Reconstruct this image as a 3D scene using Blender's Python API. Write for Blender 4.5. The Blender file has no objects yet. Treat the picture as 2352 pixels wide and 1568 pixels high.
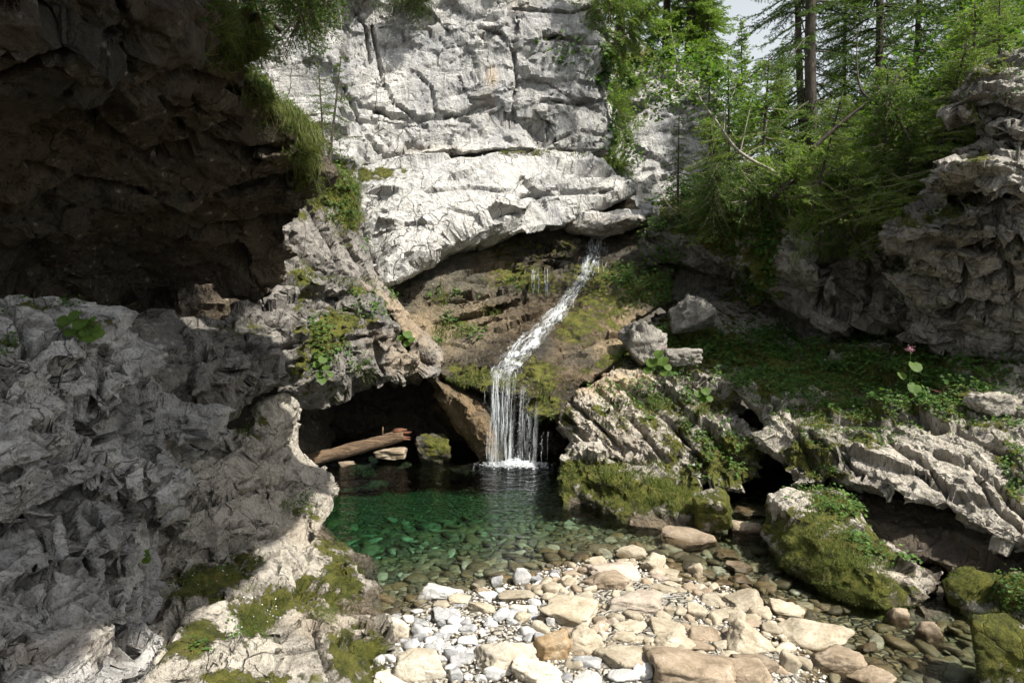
import bpy, bmesh, math, random, time
import numpy as np
from mathutils import Vector, Matrix, geometry
T0 = time.time()
D, SC = bpy.data, bpy.context.scene
COL = SC.collection
R = math.radians
# ------------------------------------------------------------------ camera
CAMZ, PITCH, F = 3.2, R(4.3), 1617.0          # F in pixels of a 2352 px wide picture
cam = D.objects.new('camera', D.cameras.new('camera')); COL.objects.link(cam)
cam.location = (0, 0, CAMZ); cam.rotation_euler = (R(90)-PITCH, 0, 0)
cam.data.sensor_width = 36; cam.data.lens = 36*F/2352; cam.data.clip_end = 3000; cam.data.clip_start = .05
SC.camera = cam
# ------------------------------------------------------------------ light
SUNDIR = Vector((0.56, -0.34, 0.88)).normalized()      # towards the sun
elev = math.asin(SUNDIR.z); azim = math.atan2(SUNDIR.x, SUNDIR.y)
w = D.worlds.new('World'); SC.world = w; w.use_nodes = True
nt = w.node_tree; sky = nt.nodes.new('ShaderNodeTexSky'); sky.sky_type = 'NISHITA'; sky.sun_disc = False
sky.sun_elevation = elev; sky.sun_rotation = azim; sky.air_density = 1.2; sky.dust_density = 2.5; sky.ozone_density = 1.0
hs = nt.nodes.new('ShaderNodeHueSaturation'); hs.inputs['Saturation'].default_value = .35; hs.inputs['Value'].default_value = 1.2
nt.links.new(sky.outputs[0], hs.inputs['Color'])
tc = nt.nodes.new('ShaderNodeTexCoord'); sz = nt.nodes.new('ShaderNodeSeparateXYZ'); nt.links.new(tc.outputs['Generated'], sz.inputs[0]); rp = nt.nodes.new('ShaderNodeValToRGB'); nt.links.new(sz.outputs[2], rp.inputs[0])
rp.color_ramp.elements[0].position = .30; rp.color_ramp.elements[0].color = (.85, .85, .85, 1); rp.color_ramp.elements[1].position = .55; rp.color_ramp.elements[1].color = (0, 0, 0, 1)
mxs = nt.nodes.new('ShaderNodeMix'); mxs.data_type = 'RGBA'; nt.links.new(rp.outputs[0], mxs.inputs[0]); nt.links.new(hs.outputs[0], mxs.inputs[6]); mxs.inputs[7].default_value = (5.2, 5.6, 5.8, 1); nt.links.new(mxs.outputs[2], nt.nodes['Background'].inputs[0]); nt.nodes['Background'].inputs[1].default_value = 0.085
sl = D.lights.new('sun', 'SUN'); sl.energy = 4.6; sl.angle = R(0.6); sl.color = (1, .955, .87)
so = D.objects.new('sun', sl); COL.objects.link(so); so.rotation_euler = SUNDIR.to_track_quat('Z', 'Y').to_euler()
SC.view_settings.view_transform = 'Standard'; SC.view_settings.look = 'None'; SC.view_settings.gamma = 1
SC.view_settings.exposure = 0.82
cy = SC.cycles
cy.max_bounces = 6; cy.diffuse_bounces = 2; cy.glossy_bounces = 2; cy.transmission_bounces = 4; cy.transparent_max_bounces = 12
cy.volume_bounces = 0; cy.caustics_reflective = False; cy.caustics_refractive = False; cy.sample_clamp_indirect = 4
cy.use_denoising = True; cy.use_adaptive_sampling = True; cy.adaptive_threshold = .035
# ------------------------------------------------------------------ geometry of the view
CP, SP = math.cos(PITCH), math.sin(PITCH)
def ray(x, y):
    a, b = (x-1176)/F, (784-y)/F
    return Vector((a, CP+b*SP, -SP+b*CP))
def P(x, y, Y):
    d = ray(x, y); d = d*(Y/d.y); return Vector((d.x, d.y, d.z+CAMZ))
def W(x, y, z=0.0):
    d = ray(x, y); t = (z-CAMZ)/d.z; return Vector((d.x*t, d.y*t, z))
def pix(V):                                    # world -> picture coordinates (used to bake zones on surfaces)
    x, y, z = V[:, 0], V[:, 1], V[:, 2]-CAMZ
    dep = np.maximum(y*CP-z*SP, .05); up = y*SP+z*CP
    return 1176+F*x/dep, 784-F*up/dep
# ------------------------------------------------------------------ noise
def h3(ix, iy, iz, seed):
    with np.errstate(over='ignore'):
        n = (ix.astype(np.int64)*73856093) ^ (iy.astype(np.int64)*19349663) ^ (iz.astype(np.int64)*83492791) ^ (seed*2654435761 & 0x7fffffff)
        n = (n ^ (n >> 13)) & 0xffffffff
        n = (n*1274126177) & 0xffffffff
        n = (n ^ (n >> 16)) & 0xffffffff
        n = (n*2246822519) & 0xffffffff
    return ((n >> 8) & 0xffff)/65535.0
def vnoise(Q, seed=0):
    I = np.floor(Q); f = Q-I; f = f*f*(3-2*f); I = I.astype(np.int64); r = 0
    for a in (0, 1):
        for b in (0, 1):
            for c in (0, 1):
                wt = (f[:, 0] if a else 1-f[:, 0])*(f[:, 1] if b else 1-f[:, 1])*(f[:, 2] if c else 1-f[:, 2])
                r = r+wt*h3(I[:, 0]+a, I[:, 1]+b, I[:, 2]+c, seed)
    return r*2-1
def fbm(V, s, seed=0, oct=3):
    r = 0; a = 1; t = 0
    for i in range(oct):
        r = r+a*vnoise(V/s*(2**i)+i*7.3, seed+i); t += a; a *= .5
    return r/t
def facet(V, s, M, sq, seed, ids=False):
    Q = (V@M)/(np.array([1, 1, sq])*s); B = np.floor(Q-.5).astype(np.int64)
    n = len(V); b1 = np.full(n, 9.); b2 = np.full(n, 9.); val = np.zeros(n); idn = np.zeros(n, np.int64)
    for a in (0, 1):
        for b in (0, 1):
            for c in (0, 1):
                i, j, k = B[:, 0]+a, B[:, 1]+b, B[:, 2]+c
                hx, hy, hz = h3(i, j, k, seed), h3(i, j, k, seed+1), h3(i, j, k, seed+2)
                dx, dy, dz = Q[:, 0]-i-.5-(hx-.5)*.9, Q[:, 1]-j-.5-(hy-.5)*.9, Q[:, 2]-k-.5-(hz-.5)*.9
                d = dx*dx+dy*dy+dz*dz; m = d < b1
                b2 = np.where(m, b1, np.minimum(b2, d)); b1 = np.where(m, d, b1)
                g = h3(j, k, i, seed+3)*6.283; e = hz*2-1
                v = (np.cos(g)*dx+np.sin(g)*dy+e*dz)*.8+(h3(k, i, j, seed+4)-.5)*1.7
                val = np.where(m, v, val)
                if ids: idn = np.where(m, (i+500)*4000000+(j+500)*2000+(k+500), idn)
    return (val, np.sqrt(b2)-np.sqrt(b1), idn) if ids else (val, np.sqrt(b2)-np.sqrt(b1))
# ------------------------------------------------------------------ mesh helpers
class MB:
    def __init__(s): s.v = []; s.f = []; s.n = 0; s.m = []
    def add(s, V, *Fs, mat=0):
        V = np.asarray(V, float).reshape(-1, 3)
        for f in Fs:
            f = np.asarray(f, np.int64); s.f.append(f+s.n); s.m.append(np.full(len(f), mat))
        s.v.append(V); s.n += len(V)
    def mesh(s, name, mats, smooth=False):
        me = D.meshes.new(name); V = np.concatenate(s.v)
        me.vertices.add(len(V)); me.vertices.foreach_set('co', V.astype(np.float32).ravel())
        L = np.concatenate([f.ravel() for f in s.f]); tot = np.concatenate([np.full(len(f), f.shape[1]) for f in s.f])
        me.loops.add(len(L)); me.loops.foreach_set('vertex_index', L.astype(np.int32))
        me.polygons.add(len(tot)); st = np.concatenate([[0], np.cumsum(tot)[:-1]])
        me.polygons.foreach_set('loop_start', st.astype(np.int32)); me.polygons.foreach_set('loop_total', tot.astype(np.int32))
        for m in (mats if isinstance(mats, (list, tuple)) else [mats]): me.materials.append(m)
        me.polygons.foreach_set('material_index', np.concatenate(s.m).astype(np.int32))
        me.polygons.foreach_set('use_smooth', np.full(len(tot), smooth))
        me.update(calc_edges=True); return me
def link(name, data, parent=None, loc=None, rot=None, scale=None):
    o = D.objects.new(name, data); COL.objects.link(o)
    if parent: o.parent = parent
    if loc is not None: o.location = loc
    if rot is not None: o.rotation_euler = rot
    if scale is not None: o.scale = scale
    return o
def tag(o, label=None, cat=None, group=None, kind=None):
    for k, v in (('label', label), ('category', cat), ('group', group), ('kind', kind)):
        if v: o[k] = v
    return o
def tube(mb, pts, rad, sides=6, mat=0):
    pts = np.asarray([tuple(p) for p in pts], float); n = len(pts)
    t = np.gradient(pts, axis=0); t /= np.linalg.norm(t, axis=1)[:, None]+1e-9
    up = np.array([0, 0, 1.]) if abs(t[0, 2]) < .8 else np.array([1., 0, 0])
    a = np.cross(t, up); a /= np.linalg.norm(a, axis=1)[:, None]+1e-9; b = np.cross(t, a)
    an = np.arange(sides)*2*math.pi/sides; rad = np.broadcast_to(rad, (n,))
    V = pts[:, None, :]+rad[:, None, None]*(np.cos(an)[None, :, None]*a[:, None, :]+np.sin(an)[None, :, None]*b[:, None, :])
    q = []
    for i in range(n-1):
        for j in range(sides):
            k = (j+1) % sides; q.append((i*sides+j, i*sides+k, (i+1)*sides+k, (i+1)*sides+j))
    V = np.concatenate([V.reshape(-1, 3), pts[[0, -1]]]); c = n*sides
    tr = [(c, (j+1) % sides, j) for j in range(sides)]+[(c+1, (n-1)*sides+j, (n-1)*sides+(j+1) % sides) for j in range(sides)]
    mb.add(V, q, tr, mat=mat)
def spline(pts, n):
    pts = [Vector(p) for p in pts]; out = []; m = len(pts)-1
    for i in range(n):
        u = i/(n-1)*m; k = min(int(u), m-1); t = u-k
        p0, p1, p2, p3 = pts[max(k-1, 0)], pts[k], pts[k+1], pts[min(k+2, m)]
        out.append(.5*((2*p1)+(p2-p0)*t+(2*p0-5*p1+4*p2-p3)*t*t+(3*p1-p0-3*p2+p3)*t**3))
    return out
# ------------------------------------------------------------------ materials
class NT:
    def __init__(s, name):
        s.m = D.materials.new(name); s.m.use_nodes = True; s.t = s.m.node_tree; s.bs = s.t.nodes['Principled BSDF']
        s.out = s.t.nodes['Material Output']
    def n(s, ty, **kw):
        x = s.t.nodes.new(ty)
        for k, v in kw.items():
            if isinstance(k, str) and k[0] == 'i' and k[1:].isdigit(): 
                if hasattr(v, 'is_linked') or isinstance(v, bpy.types.NodeSocket): s.t.links.new(v, x.inputs[int(k[1:])])
                else: x.inputs[int(k[1:])].default_value = v
            else: setattr(x, k, v)
        return x
    def ln(s, a, b): s.t.links.new(a, b)
    def noise(s, co, scale, detail=5, rough=.6, dist=0):
        x = s.n('ShaderNodeTexNoise'); s.ln(co, x.inputs['Vector']); x.inputs['Scale'].default_value = scale
        x.inputs['Detail'].default_value = detail; x.inputs['Roughness'].default_value = rough; x.inputs['Distortion'].default_value = dist
        return x.outputs['Fac']
    def voro(s, co, scale, feature='F1', out='Distance', rnd=1):
        x = s.n('ShaderNodeTexVoronoi', feature=feature); s.ln(co, x.inputs['Vector']); x.inputs['Scale'].default_value = scale
        return x.outputs[out]
    def ramp(s, fac, stops, interp='LINEAR'):
        x = s.n('ShaderNodeValToRGB'); s.ln(fac, x.inputs[0]); e = x.color_ramp.elements; x.color_ramp.interpolation = interp
        while len(e) < len(stops): e.new(.5)
        for i, (p, c) in enumerate(stops):
            e[i].position = p; e[i].color = (c, c, c, 1) if isinstance(c, (int, float)) else (*c, 1)
        return x.outputs[0]
    def mix(s, fac, a, b, mode='MIX'):
        x = s.n('ShaderNodeMix', data_type='RGBA', blend_type=mode)
        for i, v in ((0, fac), (6, a), (7, b)):
            if isinstance(v, bpy.types.NodeSocket): s.ln(v, x.inputs[i])
            elif i == 0: x.inputs[0].default_value = v
            else: x.inputs[i].default_value = (*v, 1)
        return x.outputs[2]
    def math(s, op, a, b=0, c=0, clamp=False):
        x = s.n('ShaderNodeMath', operation=op, use_clamp=clamp)
        for i, v in enumerate((a, b, c)):
            if isinstance(v, bpy.types.NodeSocket): s.ln(v, x.inputs[i])
            else: x.inputs[i].default_value = v
        return x.outputs[0]
    def bump(s, h, dist, strength=1, nrm=None):
        x = s.n('ShaderNodeBump'); s.ln(h, x.inputs['Height']); x.inputs['Distance'].default_value = dist; x.inputs['Strength'].default_value = strength
        if nrm: s.ln(nrm, x.inputs['Normal'])
        return x.outputs[0]
def rock_material(name, pale=(.60, .575, .53), grey=(.27, .27, .275), dark=(.10, .095, .09), greyness=.5, fine=1., mossc=None):
    t = NT(name); co = t.n('ShaderNodeNewGeometry').outputs['Position']
    at = t.n('ShaderNodeAttribute', attribute_name='zones'); sp = t.n('ShaderNodeSeparateColor'); t.ln(at.outputs['Color'], sp.inputs[0])
    moss, wet, warm, crev = sp.outputs[0], sp.outputs[1], sp.outputs[2], at.outputs['Alpha']
    mp = t.n('ShaderNodeMapping', vector_type='POINT'); t.ln(co, mp.inputs[0]); mp.inputs['Scale'].default_value = (1, 1, .45)
    big = t.noise(mp.outputs[0], .9/fine, 5, .62, .3); med = t.noise(co, 6/fine, 6, .7, .2); fi = t.noise(co, 42/fine, 3, .75)
    g = t.math('ADD', t.math('MULTIPLY', big, .75), t.math('MULTIPLY', med, .35))
    c = t.mix(t.ramp(g, [(.40+.12*(.5-greyness), 1.), (.62+.2*(.5-greyness), 0.)]), pale, grey)
    # lichen and dirt speckle
    sk = t.ramp(t.math('ADD', t.math('MULTIPLY', fi, .7), t.math('MULTIPLY', med, .4)), [(.44, 1.), (.56, 0.)])
    c = t.mix(t.math('MULTIPLY', sk, .45), c, dark)
    ls = t.ramp(t.voro(co, 9/fine), [(.12, 1.), (.3, 0.)]); c = t.mix(t.math('MULTIPLY', ls, t.ramp(med, [(.5, 0.), (.62, .5)])), c, (.66, .64, .58))
    c = t.mix(t.math('MULTIPLY', crev, .8), c, (.05, .042, .032))
    dn_ = t.n('ShaderNodeVectorMath', operation='ADD'); t.ln(mp.outputs[0], dn_.inputs[0]); sc_ = t.n('ShaderNodeVectorMath', operation='SCALE'); nn_ = t.n('ShaderNodeTexNoise'); t.ln(co, nn_.inputs['Vector']); nn_.inputs['Scale'].default_value = 2.6/fine; nn_.inputs['Detail'].default_value = 4; t.ln(nn_.outputs['Color'], sc_.inputs[0]); sc_.inputs['Scale'].default_value = .28*fine; t.ln(sc_.outputs[0], dn_.inputs[1])
    ck1 = t.ramp(t.voro(dn_.outputs[0], 2.2/fine, 'DISTANCE_TO_EDGE'), [(0., 1.), (.014, 0.)]); ck2 = t.ramp(t.voro(dn_.outputs[0], 5.5/fine, 'DISTANCE_TO_EDGE'), [(0., .55), (.022, 0.)])
    cks = t.math('MAXIMUM', t.math('MULTIPLY', ck1, t.ramp(big, [(.44, 0.), (.56, 1.)])), t.math('MULTIPLY', ck2, t.ramp(med, [(.5, 0.), (.62, .8)])))
    c = t.mix(t.math('MULTIPLY', cks, .8), c, (.05, .045, .035))
    wn = t.math('MULTIPLY', warm, t.ramp(med, [(.3, .55), (.6, 1.)]))
    c = t.mix(t.math('MULTIPLY', wn, .8), c, t.mix(big, (.36, .23, .11), (.48, .37, .23)))
    wetc = t.mix(1., c, (.36, .33, .29), 'MULTIPLY'); c = t.mix(wet, c, wetc)
    # moss
    nz = t.n('ShaderNodeSeparateXYZ'); t.ln(t.n('ShaderNodeNewGeometry').outputs['Normal'], nz.inputs[0])
    mn = t.noise(co, 4.5/fine, 8, .75)
    mf = t.math('ADD', t.math('MULTIPLY', moss, 1.05), t.math('MULTIPLY', t.math('SUBTRACT', mn, .5), 3.6))
    mf = t.math('ADD', mf, t.math('MULTIPLY', nz.outputs[2], .22))
    mf = t.math('MULTIPLY', t.ramp(mf, [(.48, 0.), (.66, 1.)]), t.math('MULTIPLY', moss, 4, clamp=True))
    mc = t.ramp(t.noise(co, 5.5, 5, .7), [(.30, (.035, .035, .008)), (.43, (.10, .11, .014)), (.55, (.20, .20, .03)), (.66, (.27, .25, .05)), (.76, (.18, .11, .04))])
    mc = t.mix(t.math('MULTIPLY', t.noise(co, 90, 3, .8), .8), mc, (.03, .035, .008)) if not mossc else mossc
    c = t.mix(mf, c, mc)
    t.ln(c, t.bs.inputs['Base Color'])
    ro = t.math('SUBTRACT', .92, t.math('MULTIPLY', wet, t.math('SUBTRACT', .72, t.math('MULTIPLY', mf, .3))))
    t.ln(ro, t.bs.inputs['Roughness']); t.bs.inputs['Specular IOR Level'].default_value = .35
    cr = t.voro(mp.outputs[0], 3.2/fine, 'DISTANCE_TO_EDGE'); crk = t.ramp(cr, [(0., 0.), (.05, 1.)])
    h = t.math('ADD', t.math('MULTIPLY', med, 1.0), t.math('MULTIPLY', fi, .45)); h = t.math('ADD', h, t.math('MULTIPLY', crk, .12))
    h = t.math('ADD', h, t.math('MULTIPLY', t.voro(dn_.outputs[0], 7/fine), .8)); h = t.math('ADD', h, t.math('MULTIPLY', t.voro(dn_.outputs[0], 19/fine), .3))
    h = t.math('ADD', h, t.math('MULTIPLY', mf, t.math('MULTIPLY', t.noise(co, 60, 4, .8), .7)))
    h = t.math('SUBTRACT', h, t.math('MULTIPLY', cks, .5)); t.ln(t.bump(h, .06*fine), t.bs.inputs['Normal'])
    return t.m
def leaf_material(name, cols, trans=.35, rough=.6):
    t = NT(name); g = t.n('ShaderNodeNewGeometry')
    k = t.math('ADD', t.math('MULTIPLY', g.outputs['Random Per Island'], .6), t.math('MULTIPLY', t.noise(g.outputs['Position'], 1.3, 3), .45))
    c = t.ramp(k, [(.15+i*.7/(len(cols)-1), q) for i, q in enumerate(cols)])
    t.ln(c, t.bs.inputs['Base Color']); t.bs.inputs['Roughness'].default_value = rough; t.bs.inputs['Specular IOR Level'].default_value = .3
    tr = t.n('ShaderNodeBsdfTranslucent'); t.ln(t.mix(1., c, (1.5, 1.7, .6), 'MULTIPLY'), tr.inputs[0])
    mx = t.n('ShaderNodeMixShader'); mx.inputs[0].default_value = trans; t.ln(t.bs.outputs[0], mx.inputs[1]); t.ln(tr.outputs[0], mx.inputs[2]); t.ln(mx.outputs[0], t.out.inputs[0])
    return t.m
def simple(name, c1, c2, scale=8, rough=.85, bump=.01, stretch=(1, 1, 1), rnd=0.):
    t = NT(name); tc = t.n('ShaderNodeTexCoord'); mp = t.n('ShaderNodeMapping'); t.ln(tc.outputs['Object'], mp.inputs[0]); mp.inputs['Scale'].default_value = stretch
    n = t.noise(mp.outputs[0], scale, 6, .7); c = t.ramp(n, [(.35, c1), (.65, c2)])
    t.ln(c, t.bs.inputs['Base Color']); t.bs.inputs['Roughness'].default_value = rough
    t.ln(t.bump(n, bump), t.bs.inputs['Normal']); return t.m
def stone_material(name, c1, c2, c3, vein=(.7, .68, .62), rough=.85, wet=False):
    t = NT(name); tc = t.n('ShaderNodeTexCoord'); oi = t.n('ShaderNodeObjectInfo')
    ad = t.n('ShaderNodeVectorMath', operation='ADD'); t.ln(t.n('ShaderNodeNewGeometry').outputs['Position'], ad.inputs[0])
    t.ln(oi.outputs['Random'], ad.inputs[1]); co = ad.outputs[0]
    n = t.noise(co, 5, 8, .68, .4); f = t.noise(co, 45, 5, .8)
    c = t.ramp(n, [(.33, c1), (.5, c2), (.68, c3)]); c = t.mix(t.ramp(f, [(.36, .45), (.52, 0.)]), c, tuple(x*.45 for x in c1))
    ob = t.n('ShaderNodeSeparateXYZ'); t.ln(t.n('ShaderNodeNewGeometry').outputs['Position'], ob.inputs[0])
    ve = t.noise(co, 2.1, 2, .4, .6); vm = t.ramp(t.math('ABSOLUTE', t.math('SUBTRACT', ve, .5)), [(0., .45), (.007, 0.)]); vm = t.math('MULTIPLY', vm, t.ramp(n, [(.5, 0.), (.6, 1.)])); c = t.mix(vm, c, vein)
    hsv = t.n('ShaderNodeHueSaturation'); t.ln(c, hsv.inputs['Color']); t.ln(t.math('ADD', .78, t.math('MULTIPLY', oi.outputs['Random'], .36)), hsv.inputs['Value']); c = hsv.outputs[0]
    # damp foot of the stones at the waterline
    wl = t.ramp(t.math('ADD', ob.outputs[2], t.math('MULTIPLY', n, .05)), [(.035, 1.), (.075, 0.)]) 
    c = t.mix(wl, c, t.mix(1., c, (.34, .30, .22), 'MULTIPLY'))
    t.ln(c, t.bs.inputs['Base Color']); t.ln(t.math('SUBTRACT', rough, t.math('MULTIPLY', wl, .55)), t.bs.inputs['Roughness'])
    t.bs.inputs['Specular IOR Level'].default_value = .35
    t.ln(t.bump(t.math('ADD', n, t.math('MULTIPLY', f, .3)), .022), t.bs.inputs['Normal']); return t.m
M = dict(
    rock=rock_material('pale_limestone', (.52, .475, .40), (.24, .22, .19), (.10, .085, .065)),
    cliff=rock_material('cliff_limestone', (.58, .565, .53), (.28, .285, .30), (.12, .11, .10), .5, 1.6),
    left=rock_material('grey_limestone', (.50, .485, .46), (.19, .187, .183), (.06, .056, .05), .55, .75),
    ravine=rock_material('shade_dark_ravine_rock', (.27, .25, .225), (.11, .107, .10), (.035, .03, .026), .55, .9),  # half-shade of the ravine and left ledge put into a darker rock colour
    crag=rock_material('shade_dark_grey_rock', (.38, .355, .31), (.105, .10, .092), (.03, .027, .022), .65, .9),  # shade of the right crags darkened into the colour; also plain grey boulders
    brown=rock_material('shade_dark_brown_rock', (.135, .105, .072), (.06, .053, .044), (.016, .014, .011), .5, 1.2),  # brownish rock, shade of overhang, recess and hollow darkened into its colour
    wetrock=rock_material('wet_cascade_rock', (.15, .125, .085), (.055, .056, .046), (.018, .016, .011), .5, .8),  # wet rock, with the shade under the slab also darkened into it
    soil=rock_material('forest_floor', (.14, .12, .07), (.06, .06, .03), (.03, .03, .015), .5, 1),
    grass=leaf_material('grass_blades', [(.04, .065, .012), (.08, .12, .025), (.14, .17, .045), (.26, .22, .10)], .35),
    leaf=leaf_material('herb_leaves', [(.03, .07, .015), (.055, .12, .02), (.11, .18, .035)], .3),
    leaf2=leaf_material('broad_leaves', [(.035, .085, .016), (.075, .14, .025), (.15, .205, .045)], .45),
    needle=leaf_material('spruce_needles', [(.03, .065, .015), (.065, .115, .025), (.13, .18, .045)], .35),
    needle_light=leaf_material('pale_sun_brightened_needles', [(.07, .13, .025), (.15, .23, .05), (.28, .34, .09)], .4),  # pale young tips, with sunlight also brightened into the colour
    bark=simple('spruce_bark', (.03, .024, .018), (.11, .09, .07), 14, .95, .02, (1, 1, .35)),
    twig=simple('grey_twig', (.13, .10, .075), (.26, .22, .17), 20, .9, .003),
    palebark=simple('pale_sapling_bark', (.22, .20, .16), (.42, .38, .31), 18, .85, .004),
    wood=simple('weathered_log', (.07, .04, .022), (.34, .23, .14), 16, .85, .12, (.16, 1.6, 1.6)),
    endwood=simple('splintered_red_wood', (.09, .035, .02), (.22, .09, .045), 12, .85, .02, (.3, 3, 3)),
    tan=stone_material('tan_stone', (.29, .24, .165), (.43, .37, .275), (.54, .485, .385)),
    white=stone_material('white_stone', (.38, .375, .37), (.58, .57, .545), (.70, .69, .66), (.8, .8, .8)),
    grey=stone_material('grey_stone', (.19, .19, .195), (.36, .36, .36), (.52, .52, .51)),
    brownst=stone_material('brown_stone', (.17, .13, .085), (.30, .235, .165), (.40, .33, .25)),
    pink=stone_material('pinkish_stone', (.32, .25, .20), (.45, .38, .31), (.54, .49, .41)),
    cream=stone_material('cream_bedrock', (.48, .41, .30), (.60, .54, .43), (.68, .63, .54), (.36, .26, .14)),
    orange=stone_material('orange_stone', (.24, .15, .07), (.36, .26, .15), (.52, .45, .34)),
)
def petal(name, c):
    t = NT(name); t.bs.inputs['Base Color'].default_value = (*c, 1); return t.m
M['white_petal'] = petal('white_petal', (.8, .8, .82)); M['pink_petal'] = petal('pink_petal', (.55, .25, .35))
# foam / falling water
t = NT('falling_water'); t.bs.inputs['Base Color'].default_value = (.86, .9, .93, 1); t.bs.inputs['Roughness'].default_value = .25
tr = t.n('ShaderNodeBsdfTransparent'); mx = t.n('ShaderNodeMixShader'); mx.inputs[0].default_value = .55
t.ln(tr.outputs[0], mx.inputs[1]); t.ln(t.bs.outputs[0], mx.inputs[2]); t.ln(mx.outputs[0], t.out.inputs[0]); M['fall'] = t.m
# pool surface: clear skin over an absorbing green body
t = NT('pool_water'); t.t.nodes.remove(t.bs); co = t.n('ShaderNodeNewGeometry').outputs['Position']
mp = t.n('ShaderNodeMapping'); t.ln(co, mp.inputs[0]); mp.inputs['Scale'].default_value = (.55, 1.6, 1)
h = t.math('ADD', t.noise(mp.outputs[0], 3.5, 4, .6, .6), t.math('MULTIPLY', t.noise(mp.outputs[0], 14, 3, .6), .3)); 
sb = t.n('ShaderNodeVectorMath', operation='DISTANCE'); t.ln(co, sb.inputs[0]); sb.inputs[1].default_value = (.05, 12.45, 0); rd = sb.outputs['Value']
rg_ = t.math('MULTIPLY', t.math('SINE', t.math('ADD', t.math('MULTIPLY', rd, 26), t.math('MULTIPLY', t.noise(co, 4, 4), 14))), t.ramp(t.math('MULTIPLY', rd, .25), [(0., .35), (.6, 0.)]))
bn = t.bump(t.math('ADD', h, rg_), .03)
fr = t.n('ShaderNodeFresnel'); fr.inputs[0].default_value = 1.33; t.ln(bn, fr.inputs['Normal'])
gl = t.n('ShaderNodeBsdfGlossy'); gl.inputs['Roughness'].default_value = .04; t.ln(bn, gl.inputs['Normal'])
tr = t.n('ShaderNodeBsdfTransparent'); mx = t.n('ShaderNodeMixShader'); t.ln(fr.outputs[0], mx.inputs[0]); t.ln(tr.outputs[0], mx.inputs[1]); t.ln(gl.outputs[0], mx.inputs[2]); t.ln(mx.outputs[0], t.out.inputs[0])
va = t.n('ShaderNodeVolumeAbsorption'); va.inputs[0].default_value = (.20, .66, .48, 1); va.inputs[1].default_value = 1.15; t.ln(va.outputs[0], t.out.inputs['Volume']); M['water'] = t.m
# stream bed
t = NT('stream_bed_gravel'); co = t.n('ShaderNodeNewGeometry').outputs['Position']; mp = t.n('ShaderNodeMapping'); t.ln(co, mp.inputs[0]); mp.inputs['Scale'].default_value = (.8, 1, .5)
v = t.n('ShaderNodeTexVoronoi'); t.ln(mp.outputs[0], v.inputs['Vector']); v.inputs['Scale'].default_value = 14
v2 = t.voro(mp.outputs[0], 14, 'DISTANCE_TO_EDGE'); sp = t.n('ShaderNodeSeparateColor'); t.ln(v.outputs['Color'], sp.inputs[0])
c = t.ramp(sp.outputs[0], [(0., (.09, .07, .03)), (.3, (.17, .12, .055)), (.6, (.22, .17, .09)), (.85, (.28, .24, .16)), (1., (.12, .12, .09))])
c = t.mix(t.ramp(v2, [(0., 1.), (.09, 0.)]), c, (.05, .04, .02)); c = t.mix(t.math('MULTIPLY', t.noise(co, 30, 5, .8), .5), c, (.12, .09, .04))
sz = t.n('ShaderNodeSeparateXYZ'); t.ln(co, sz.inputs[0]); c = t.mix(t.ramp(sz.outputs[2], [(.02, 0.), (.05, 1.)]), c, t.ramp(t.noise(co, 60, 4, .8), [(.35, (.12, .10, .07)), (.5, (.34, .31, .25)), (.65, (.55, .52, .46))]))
t.ln(c, t.bs.inputs['Base Color']); t.bs.inputs['Roughness'].default_value = .7
t.ln(t.bump(t.ramp(v2, [(0., 0.), (.25, 1.)]), .06), t.bs.inputs['Normal']); M['bed'] = t.m
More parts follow.
